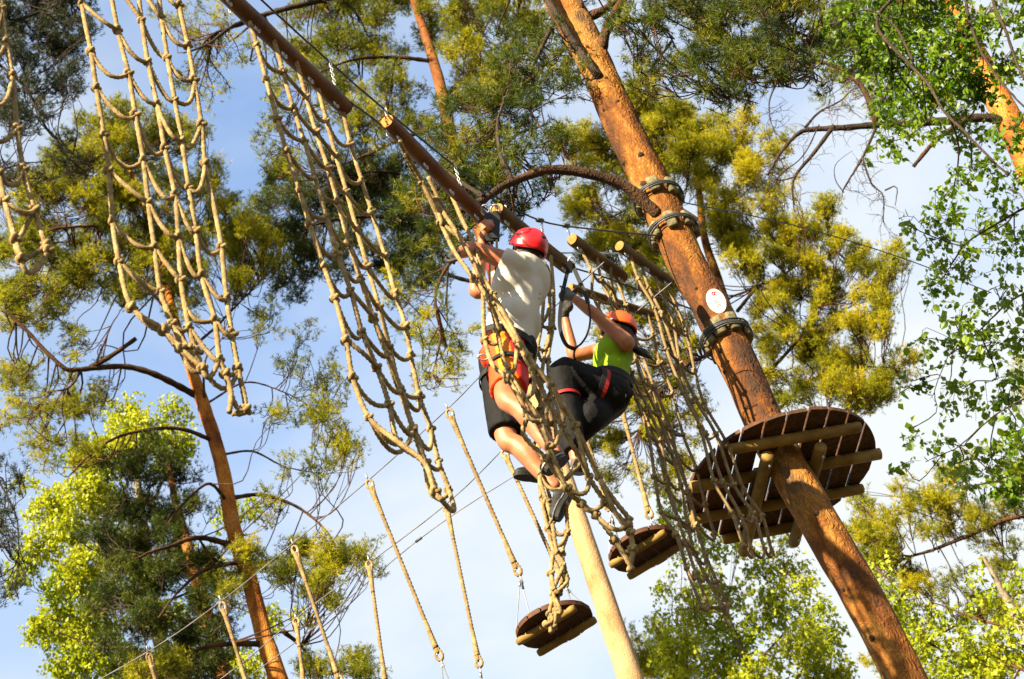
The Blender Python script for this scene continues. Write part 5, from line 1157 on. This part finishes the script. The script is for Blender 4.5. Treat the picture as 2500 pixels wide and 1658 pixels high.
def hand(parent, wrist, grip, bar, m, away, s=1.0, name='glove', thumb_side=1):
    """palm and five fingers closed round a bar through `grip` along `bar`; `away` points from the palm to the bar's far side"""
    bar = unit(bar); away = unit(away - bar * (away @ bar)); d = np.cross(bar, away)
    if d @ (wrist - grip) > 0: d = -d                       # fingers start on the wrist's side and reach beyond
    b = Body()
    palm = grip - away * 0.030 * s
    b.limb([(wrist, 0.030 * s), ((wrist + palm) / 2, 0.030 * s), (palm - d * 0.02 * s, 0.028 * s)])
    b.ell(palm - d * 0.012 * s, bar * 0.043 * s, d * 0.040 * s, away * 0.016 * s, 14, 10)
    for k, (o, ln, r) in enumerate(((-0.034, 0.92, 0.0085), (-0.0115, 1.05, 0.0092), (0.0115, 1.0, 0.0092), (0.034, 0.82, 0.008))):
        base = palm + bar * o * s + d * 0.020 * s
        R_ = 0.027 * s
        ch = [(base, r * s)]
        for q in (0.45, 1.15, 1.9, 2.6 * ln):
            ch.append((grip + bar * o * s * 0.95 + (-away * math.cos(q) + d * math.sin(q)) * R_ * (1.05 if q < 1 else 0.95), r * s * (1 - 0.07 * q)))
        b.limb(ch)
    tb = palm + bar * 0.040 * s * thumb_side - d * 0.030 * s
    b.limb([(tb, 0.0125 * s), (tb + bar * 0.020 * s * thumb_side + away * 0.022 * s + d * 0.008 * s, 0.0115 * s), (grip + bar * 0.045 * s * thumb_side + away * 0.016 * s + d * 0.012 * s, 0.0105 * s), (grip + bar * 0.024 * s * thumb_side + away * 0.028 * s + d * 0.020 * s, 0.009 * s)])
    return b.fuse(name, m, parent, voxel=0.0042, smooth=3)

def shoe(parent, ankle, heel, toe, m, stripe=None, s=1.0):
    """heel, toe: points on the sole line"""
    f = unit(toe - heel); u = unit((ankle - heel) - f * ((ankle - heel) @ f)); w = np.cross(f, u); L = np.linalg.norm(toe - heel)
    b = Body()
    b.limb([(heel + f * 0.035 + u * 0.045, 0.037), (heel + f * 0.09 + u * 0.045, 0.040), (heel + f * L * 0.62 + u * 0.036, 0.038), (toe - f * 0.035 + u * 0.028, 0.030)])
    b.limb([(heel + f * 0.05 + u * 0.05, 0.042), (heel + f * 0.055 + u * 0.085, 0.042)], (False, True))
    b.ell(toe - f * 0.055 + u * 0.022, w * 0.042, f * 0.055, u * 0.024, 14, 8)
    sh = b.fuse('shoe', m, parent, voxel=0.006, smooth=5)
    n = 26; t = np.linspace(0, 2 * math.pi, n, endpoint=False)
    ctr = (heel + toe) / 2
    prof = np.cos(t); wid = np.where(prof > 0, 0.047, 0.039) * np.abs(np.sin(t)) ** 0.8 * np.sign(np.sin(t)) * (1 - 0.12 * np.exp(-(prof * 3) ** 2))
    ring = ctr + np.outer(prof * L / 2 * 1.03, f) + np.outer(wid, w)
    V = np.vstack([ring + u * z for z in (-0.002, 0.022)] + [[ctr - u * 0.002], [ctr + u * 0.022]])
    q = [[i, (i + 1) % n, n + (i + 1) % n, n + i] for i in range(n)]
    T = [[(i + 1) % n, i, 2 * n] for i in range(n)] + [[n + i, n + (i + 1) % n, 2 * n + 1] for i in range(n)]
    Geo().add(V, q, T).obj('sole', M['rubber'], sh, smooth=False)
    if stripe:
        P = np.vstack([ring, ring[:1]]) * 1.0
        P = ctr + (P - ctr) * 1.015 + u * 0.026
        Geo().tube(P, 0.0045, 6, caps=False).obj('sole_stripe', stripe, sh)
        for k in (0.42, 0.52, 0.62, 0.72):
            c = heel + f * L * k + u * (0.078 - 0.035 * (k - .4) * 2)
            Geo().tube(np.array([c - w * 0.022, c + u * 0.006, c + w * 0.022]), 0.003, 5).obj('lace', stripe, sh)
    return sh

def band(parent, name, c, axis, ra, rb, adir, m, width=0.03, th=0.004):
    """webbing band round a limb: centre, limb axis, radii along adir and across"""
    axis = unit(axis); a = unit(adir - axis * (adir @ axis)); b = np.cross(axis, a)
    t = np.linspace(0, 2 * math.pi, 33)[:-1]; n = 32
    rings = [c + axis * z + (np.outer(np.cos(t) * (ra + o), a) + np.outer(np.sin(t) * (rb + o), b)) for z, o in ((-width / 2, 0), (-width / 2, th), (width / 2, th), (width / 2, 0))]
    V = np.vstack(rings)
    q = [[r * n + i, r * n + (i + 1) % n, ((r + 1) % 4) * n + (i + 1) % n, ((r + 1) % 4) * n + i] for r in range(4) for i in range(n)]
    return Geo().add(V, q).obj(name, m, parent, smooth=False)
def strap(parent, name, P, m, width=0.022, th=0.003, nrm=None):
    P, _ = resample(smooth_line(np.array(P), 8), 0.012); T, N, B = frames(P)
    nv = np.broadcast_to(-FWD if nrm is None else nrm, P.shape); w = unit(np.cross(T, nv)); h = np.cross(w, T)
    V = np.stack([P + w * width / 2 * a + h * th / 2 * b for a, b in ((-1, -1), (1, -1), (1, 1), (-1, 1))], 1).reshape(-1, 3)
    q = [[i * 4 + k, i * 4 + (k + 1) % 4, i * 4 + 4 + (k + 1) % 4, i * 4 + 4 + k] for i in range(len(P) - 1) for k in range(4)]
    e = (len(P) - 1) * 4; q += [[3, 2, 1, 0], [e, e + 1, e + 2, e + 3]]
    return Geo().add(V, q).obj(name, m, parent, smooth=False)
def carabiner(parent, c, d, h, m, L=0.05):
    t = np.linspace(0, 2 * math.pi, 19)
    return Geo().tube(c + np.outer(np.cos(t) * L, d) + np.outer(np.sin(t) * L * 0.5, h), 0.0055, 6, caps=False).obj('carabiner', m, parent)

def man():
    f = unit(np.array([-0.86, 0.50, 0.0])); lf = np.cross(Z, f)
    t = thing('person', pt(1250, 950, 9.9), 'climber in red helmet, white T-shirt and orange-red printed shorts, gripping the diagonal net', 'person')
    sh_n, sh_f = pt(1266, 652, 9.80), pt(1248, 680, 10.12)
    el_n, wr_n = pt(1152, 606, 9.66), pt(1112, 622, 9.53)
    el_f, wr_f = pt(1163, 714, 10.10), pt(1178, 585, 10.02)
    chest, belly, pelv = pt(1270, 705, 9.95), pt(1254, 790, 9.96), pt(1238, 862, 9.95)
    hp_n, kn_n, an_n = pt(1246, 885, 9.86), pt(1238, 978, 9.66), pt(1362, 1108, 9.66)
    hp_f, kn_f, an_f = pt(1222, 885, 10.04), pt(1236, 1068, 10.0), pt(1354, 1186, 10.02)
    hc = pt(1284, 622, 9.93); ta = rad(34)
    hu = math.cos(ta) * Z - math.sin(ta) * f; hf = math.cos(ta) * f + math.sin(ta) * Z
    hf = unit(hf + lf * -0.12); hl = np.cross(hu, hf)
    spine = unit(chest - pelv)
    b = Body()
    head_shape(b, hc, hu, hf, hl)
    b.limb([(hc - hu * 0.07, 0.056), (chest + spine * 0.16, 0.062)])
    b.ell(chest + spine * 0.03, lf * 0.175, f * 0.115, spine * 0.18, 20, 14)
    b.ell(belly, lf * 0.155, f * 0.115, spine * 0.17, 20, 14)
    b.ell(pelv, lf * 0.165, f * 0.12, spine * 0.12, 20, 14)
    b.limb([(chest + spine * 0.1 + lf * 0.05, 0.07), (sh_n, 0.062), ((sh_n * 0.55 + el_n * 0.45) + Z * 0.008, 0.053), (el_n, 0.041), (el_n * 0.65 + wr_n * 0.35, 0.042), (wr_n, 0.028)])
    b.limb([(chest + spine * 0.1 - lf * 0.05, 0.07), (sh_f, 0.062), ((sh_f + el_f) / 2, 0.050), (el_f, 0.041), (el_f * 0.7 + wr_f * 0.3, 0.043), (wr_f, 0.028)])
    b.limb([(hp_n, 0.092), (hp_n * 0.5 + kn_n * 0.5, 0.082), (kn_n + Z * 0.01, 0.060), (kn_n * 0.8 + an_n * 0.2 - f * 0.02 , 0.055), (kn_n * 0.62 + an_n * 0.38 - f * 0.022, 0.058), (kn_n * 0.3 + an_n * 0.7, 0.043), (an_n, 0.035)])
    b.ell(kn_n + f * 0.02, lf * 0.045, f * 0.04, Z * 0.05, 12, 8)
    b.limb([(hp_f, 0.092), (hp_f * 0.5 + kn_f * 0.5, 0.08), (kn_f, 0.060), (kn_f * 0.8 + an_f * 0.2 - f * 0.012, 0.056), (kn_f * 0.62 + an_f * 0.38 - f * 0.018, 0.060), (kn_f * 0.3 + an_f * 0.7, 0.044), (an_f, 0.036)])
    body = b.fuse('body', M['skin'], t, voxel=0.0095, smooth=4)
    face_bits(t, hc, hu, hf, hl)
    # hair under the helmet
    h = Body(); h.ell(hc + hu * 0.012 - hf * 0.022, hl * 0.081, hf * 0.088, hu * 0.098, 18, 12); h.ell(hc - hu * 0.055 - hf * 0.055, hl * 0.062, hf * 0.040, hu * 0.055, 14, 10)
    h.fuse('hair', M['hair'], t, 0.006, 3)
    helmet(t, hc + hu * 0.03, hu, hf, hl, M['red_shell'], 1.0)
    # T-shirt
    s = Body()
    s.ell(chest + spine * 0.035, lf * 0.200, f * 0.138, spine * 0.185, 22, 14)
    s.limb([(chest + spine * 0.02, 0.128), (belly - spine * 0.01, 0.130), (pelv + spine * 0.055, 0.128)], (False, True))
    s.ell(belly - spine * 0.02, lf * 0.185, f * 0.142, spine * 0.16, 22, 14)
    s.limb([(chest + spine * 0.10 + lf * 0.06, 0.085), (sh_n, 0.080), (sh_n * 0.72 + el_n * 0.28, 0.078), (sh_n * 0.64 + el_n * 0.36, 0.080)], (False, True))
    s.limb([(chest + spine * 0.10 - lf * 0.06, 0.085), (sh_f, 0.080), (sh_f * 0.55 + el_f * 0.45, 0.078)], (False, True))
    s.limb([(chest + spine * 0.14, 0.085), (chest + spine * 0.20, 0.075)], (False, True))
    sh = s.fuse('t_shirt', M['shirt_white'], t, voxel=0.0105, smooth=4, disp=folds(0.006, [(1, 0.2, 0.8), (0.6, 0.3, -1), (0.2, 1, 1)], 5))
    Geo().tube(np.array([pt(1314, 710, 9.93), pt(1318, 717, 9.93), pt(1312, 723, 9.93), pt(1316, 730, 9.93)]), 0.004, 6).obj('shirt_print', M['black_web'], t)
    # shorts: printed near side, black far leg
    k = Body(); k.ell(pelv, lf * 0.172, f * 0.132, spine * 0.115, 20, 14)
    k.limb([(hp_n + Z * 0.03, 0.112), (hp_n * 0.6 + kn_n * 0.4, 0.106), (hp_n * 0.28 + kn_n * 0.72 - Z * 0.01, 0.100)], (False, True))
    k.fuse('shorts', M['shorts'], t, 0.010, 4, disp=folds(0.008, [(1, 0.2, 0.6), (0.3, 0.3, 1)], 6))
    k = Body(); k.limb([(hp_f + Z * 0.03, 0.118), (hp_f * 0.5 + kn_f * 0.5, 0.110), (hp_f * 0.06 + kn_f * 0.94, 0.094)], (False, True))
    k.ell(pelv - lf * 0.05 - f * 0.02, lf * 0.128, f * 0.122, spine * 0.12, 16, 12)
    k.fuse('black_shorts_leg', M['black_cloth'], t, 0.010, 4, disp=folds(0.006, [(1, 0.2, 0.6), (0.3, 0.3, 1)], 7))
    # climbing harness
    band(t, 'harness_belt', pelv + spine * 0.060, spine, 0.130, 0.170, f, M['black_web'], 0.04, 0.005)
    ax = unit(kn_n - hp_n); band(t, 'leg_loop', hp_n * 0.72 + kn_n * 0.28, ax, 0.120, 0.120, f, M['black_web'], 0.035, 0.005)
    ax = unit(kn_f - hp_f); band(t, 'leg_loop', hp_f * 0.75 + kn_f * 0.25, ax, 0.122, 0.122, f, M['black_web'], 0.035, 0.005)
    strap(t, 'harness_strap', [pt(1232, 846, 9.74), pt(1262, 872, 9.72), pt(1275, 905, 9.74)], M['black_web'], 0.03)
    carabiner(t, pt(1180, 872, 9.78), RIGHT, UP, M['steel'], 0.03)
    # hands
    hand(t, wr_n, pt(1098, 624, 9.49), pt(1157, 680, 9.45) - pt(1075, 542, 9.5), M['glove_dark'], pt(1098, 624, 9.49) - wr_n + (-FWD) * 0.02, 1.0)
    hand(t, wr_f, pt(1184, 556, 9.98), pt(1186, 520, 9.98) - pt(1184, 590, 9.98), M['skin'], -RIGHT * 0.2 + FWD * 0.4, 0.95, name='hand')
    # shoes on the net
    shoe(t, an_n, pt(1386, 1120, 9.66), pt(1334, 1152, 9.50), M['shoe'], M['stripe'])
    shoe(t, an_f, pt(1398, 1204, 10.0), pt(1362, 1268, 9.86), M['shoe_black'], M['glove'])
    return t
man()

def woman():
    f = unit(np.array([-0.97, -0.05, 0.0])); lf = np.cross(Z, f)
    t = thing('person', pt(1490, 1000, 11.15), 'climber in orange helmet, lime tank top and black trousers, sitting back in a harness', 'person')
    sh_n, el_n, wr_n = pt(1530, 838, 11.02), pt(1456, 770, 10.9), pt(1398, 726, 10.82)
    sh_f, el_f, wr_f = pt(1462, 858, 11.36), pt(1400, 868, 11.3), pt(1379, 772, 11.2)
    chest, belly, pelv = pt(1497, 870, 11.18), pt(1494, 915, 11.18), pt(1488, 958, 11.18)
    hp_n, kn_n, an_n = pt(1492, 960, 11.08), pt(1372, 912, 10.82), pt(1408, 1128, 10.9)
    hp_f, kn_f, an_f = pt(1478, 972, 11.28), pt(1436, 1022, 10.98), pt(1330, 1152, 11.2)
    hc = pt(1506, 812, 11.16); ta = rad(14)
    hu = math.cos(ta) * Z - math.sin(ta) * f; hf = math.cos(ta) * f + math.sin(ta) * Z; hf = unit(hf - lf * -0.10); hl = np.cross(hu, hf)
    spine = unit(chest - pelv)
    b = Body()
    head_shape(b, hc, hu, hf, hl, 0.95)
    b.limb([(hc - hu * 0.06, 0.048), (chest + spine * 0.12, 0.055)])
    b.ell(chest + spine * 0.02, lf * 0.150, f * 0.100, spine * 0.15, 20, 14)
    b.ell(belly, lf * 0.125, f * 0.092, spine * 0.13, 20, 14)
    b.ell(pelv, lf * 0.165, f * 0.125, spine * 0.12, 20, 14)
    b.limb([(chest + spine * 0.08 + lf * 0.06, 0.062), (sh_n, 0.055), (sh_n * 0.55 + el_n * 0.45, 0.045), (el_n, 0.038), (el_n * 0.65 + wr_n * 0.35, 0.037), (wr_n, 0.026)])
    b.limb([(chest + spine * 0.06 - lf * 0.06, 0.062), (sh_f, 0.052), ((sh_f + el_f) / 2, 0.043), (el_f, 0.037), (el_f * 0.7 + wr_f * 0.3, 0.036), (wr_f, 0.025)])
    b.limb([(hp_n, 0.09), (kn_n, 0.062), (kn_n * 0.65 + an_n * 0.35, 0.055), (an_n, 0.036)])
    b.limb([(hp_f, 0.09), (kn_f, 0.060), (kn_f * 0.65 + an_f * 0.35, 0.055), (an_f, 0.036)])
    b.fuse('body', M['skin'], t, voxel=0.0095, smooth=4)
    face_bits(t, hc, hu, hf, hl, 0.95)
    g = Geo()
    for q in (-1, 1): g.ell(hc + hl * q * 0.031 + hf * 0.090, hl * 0.027, hf * 0.010, hu * 0.019, 14, 8)
    g.tube(np.array([hc - hl * 0.07 + hf * 0.06, hc + hf * 0.099, hc + hl * 0.07 + hf * 0.06]), 0.004, 6); g.obj('sunglasses', M['shade_lens'], t)
    h = Body(); h.ell(hc + hu * 0.012 - hf * 0.020, hl * 0.076, hf * 0.082, hu * 0.092, 18, 12)
    h.limb([(hc - hu * 0.03 - hf * 0.085, 0.022), (pt(1552, 852, 11.15), 0.024), (pt(1572, 862, 11.14), 0.026), (pt(1590, 874, 11.14), 0.010)])
    h.fuse('hair', M['hair'], t, 0.006, 3)
    helmet(t, hc + hu * 0.028, hu, hf, hl, M['orange_shell'], 0.93, vents=False)
    s = Body()
    s.ell(chest + spine * 0.0, lf * 0.162, f * 0.128, spine * 0.145, 20, 14)
    s.limb([(chest, 0.105), (belly, 0.108), (pelv + spine * 0.02, 0.116)], (False, True))
    s.ell(belly, lf * 0.14, f * 0.108, spine * 0.13, 20, 14)
    for q in (-1, 1): s.limb([(chest + spine * 0.06 + lf * q * 0.09, 0.055), (chest + spine * 0.145 + lf * q * 0.085, 0.036)])
    s.fuse('tank_top', M['lime'], t, 0.010, 4, disp=folds(0.007, [(1, 0.2, 0.8), (0.6, 0.3, -1)], 8))
    k = Body(); k.ell(pelv - spine * 0.045, lf * 0.175, f * 0.138, spine * 0.11, 20, 14)
    k.limb([(hp_n, 0.122), (hp_n * 0.4 + kn_n * 0.6, 0.106), (kn_n, 0.086), (kn_n * 0.6 + an_n * 0.4, 0.072), (kn_n * 0.12 + an_n * 0.88, 0.066)], (False, True))
    k.limb([(hp_f, 0.128), (hp_f * 0.4 + kn_f * 0.6, 0.118), (kn_f, 0.098), (kn_f * 0.6 + an_f * 0.4, 0.072), (kn_f * 0.2 + an_f * 0.8, 0.064)], (False, True))
    k.fuse('trousers', M['black_cloth'], t, 0.0105, 4, disp=folds(0.007, [(1, 0.2, 0.6), (0.3, 0.3, 1)], 9))
    band(t, 'harness_belt', pelv + spine * 0.048, spine, 0.134, 0.172, f, M['black_web'], 0.045, 0.008)
    ax = unit(kn_n - hp_n)
    band(t, 'leg_loop', hp_n * 0.76 + kn_n * 0.24, ax, 0.120, 0.120, Z, M['red_web'], 0.022, 0.005)
    band(t, 'leg_loop', hp_n * 0.69 + kn_n * 0.31, ax, 0.119, 0.119, Z, M['black_web'], 0.04, 0.005)
    band(t, 'cuff', kn_n * 0.72 + an_n * 0.28, unit(an_n - kn_n), 0.082, 0.082, f, M['red_web'], 0.018, 0.004)
    carabiner(t, pt(1516, 966, 11.02), RIGHT, UP, M['steel'], 0.028)
    strap(t, 'harness_strap', [pt(1518, 930, 11.03), pt(1530, 950, 11.02), pt(1534, 968, 11.05), pt(1520, 985, 11.1)], M['black_web'], 0.035)
    Geo().box(pt(1527, 958, 11.1), RIGHT * 0.022, UP * 0.02, FWD * 0.03).obj('buckle', M['black_web'], t, smooth=False)
    hand(t, wr_n, pt(1377, 712, 10.80), unit(pt(1590, 768, 12.2) - pt(1392, 702, 11.6)), M['glove'], pt(1377, 712, 10.8) - wr_n, 0.95)
    hand(t, wr_f, pt(1381, 748, 11.16), UP + RIGHT * 0.1, M['glove_dark'], FWD, 0.95)
    shoe(t, an_n, pt(1402, 1160, 10.95), pt(1420, 1152, 10.72), M['shoe'], M['stripe'])
    shoe(t, an_f, pt(1336, 1176, 11.22), pt(1256, 1162, 11.05), M['shoe_black'])
    return t
woman()

# --- safety lanyards between the climbers and the overhead cable (held by both, so things of their own)
def lanyards():
    t = thing('lanyard', pt(1190, 520, 10.05), 'black double lanyard with trolley rings hanging beside the red helmet', 'lanyard', 'safety lanyards')
    top = pt(1190, 512, 10.08)
    strap(t, 'webbing', [pt(1192, 520, 10.05), pt(1193, 560, 10.0), pt(1196, 620, 9.95), pt(1196, 700, 9.9), pt(1205, 790, 9.8), pt(1225, 850, 9.74)], M['black_web'], 0.014)
    strap(t, 'webbing', [pt(1213, 520, 10.05), pt(1213, 560, 10.0), pt(1212, 640, 9.93), pt(1208, 700, 9.88), pt(1215, 800, 9.78), pt(1232, 850, 9.74)], M['black_web'], 0.014)
    strap(t, 'tear_pack', [pt(1193, 524, 10.03), pt(1195, 592, 9.98)], M['black_web'], 0.05, 0.03)
    strap(t, 'tear_pack', [pt(1212, 520, 10.03), pt(1210, 585, 9.98)], M['black_web'], 0.045, 0.03)
    strap(t, 'webbing', [pt(1188, 560, 9.99), pt(1190, 620, 9.96), pt(1192, 660, 9.93)], M['red_web'], 0.008)
    a = np.linspace(0, 2 * math.pi, 21)
    for c in (pt(1184, 513, 10.04), pt(1209, 512, 10.05)):
        Geo().tube(c + np.outer(np.cos(a), RIGHT * 0.026) + np.outer(np.sin(a), UP * 0.030), 0.006, 7, caps=False).obj('trolley_ring', M['steel'], t)
    t = thing('lanyard', pt(1395, 650, 10.75), 'black looped lanyard hanging before the lime-shirted climber', 'lanyard', 'safety lanyards')
    strap(t, 'webbing', [pt(1392, 642, 10.75), pt(1385, 665, 10.75), pt(1374, 715, 10.75), pt(1367, 770, 10.75), pt(1369, 810, 10.75), pt(1383, 842, 10.75), pt(1405, 853, 10.76)], M['black_web'], 0.024, 0.006)
    strap(t, 'webbing', [pt(1396, 642, 10.75), pt(1412, 680, 10.75), pt(1428, 715, 10.75), pt(1436, 740, 10.75)], M['black_web'], 0.026, 0.006)
    strap(t, 'webbing', [pt(1436, 736, 10.75), pt(1441, 780, 10.75), pt(1434, 815, 10.75), pt(1420, 838, 10.75), pt(1404, 853, 10.76), pt(1405, 880, 10.8), pt(1440, 915, 10.98), pt(1495, 935, 11.05)], M['black_web'], 0.012, 0.005)
    Geo().tube(pt(1395, 640, 10.76) + np.outer(np.cos(a), RIGHT * 0.020) + np.outer(np.sin(a), UP * 0.030), 0.006, 7, caps=False).obj('trolley_ring', M['steel'], t)
    Geo().box(pt(1391, 652, 10.74), RIGHT * 0.016, UP * 0.035, FWD * 0.014).obj('trolley', M['black_web'], t, smooth=False)
lanyards()
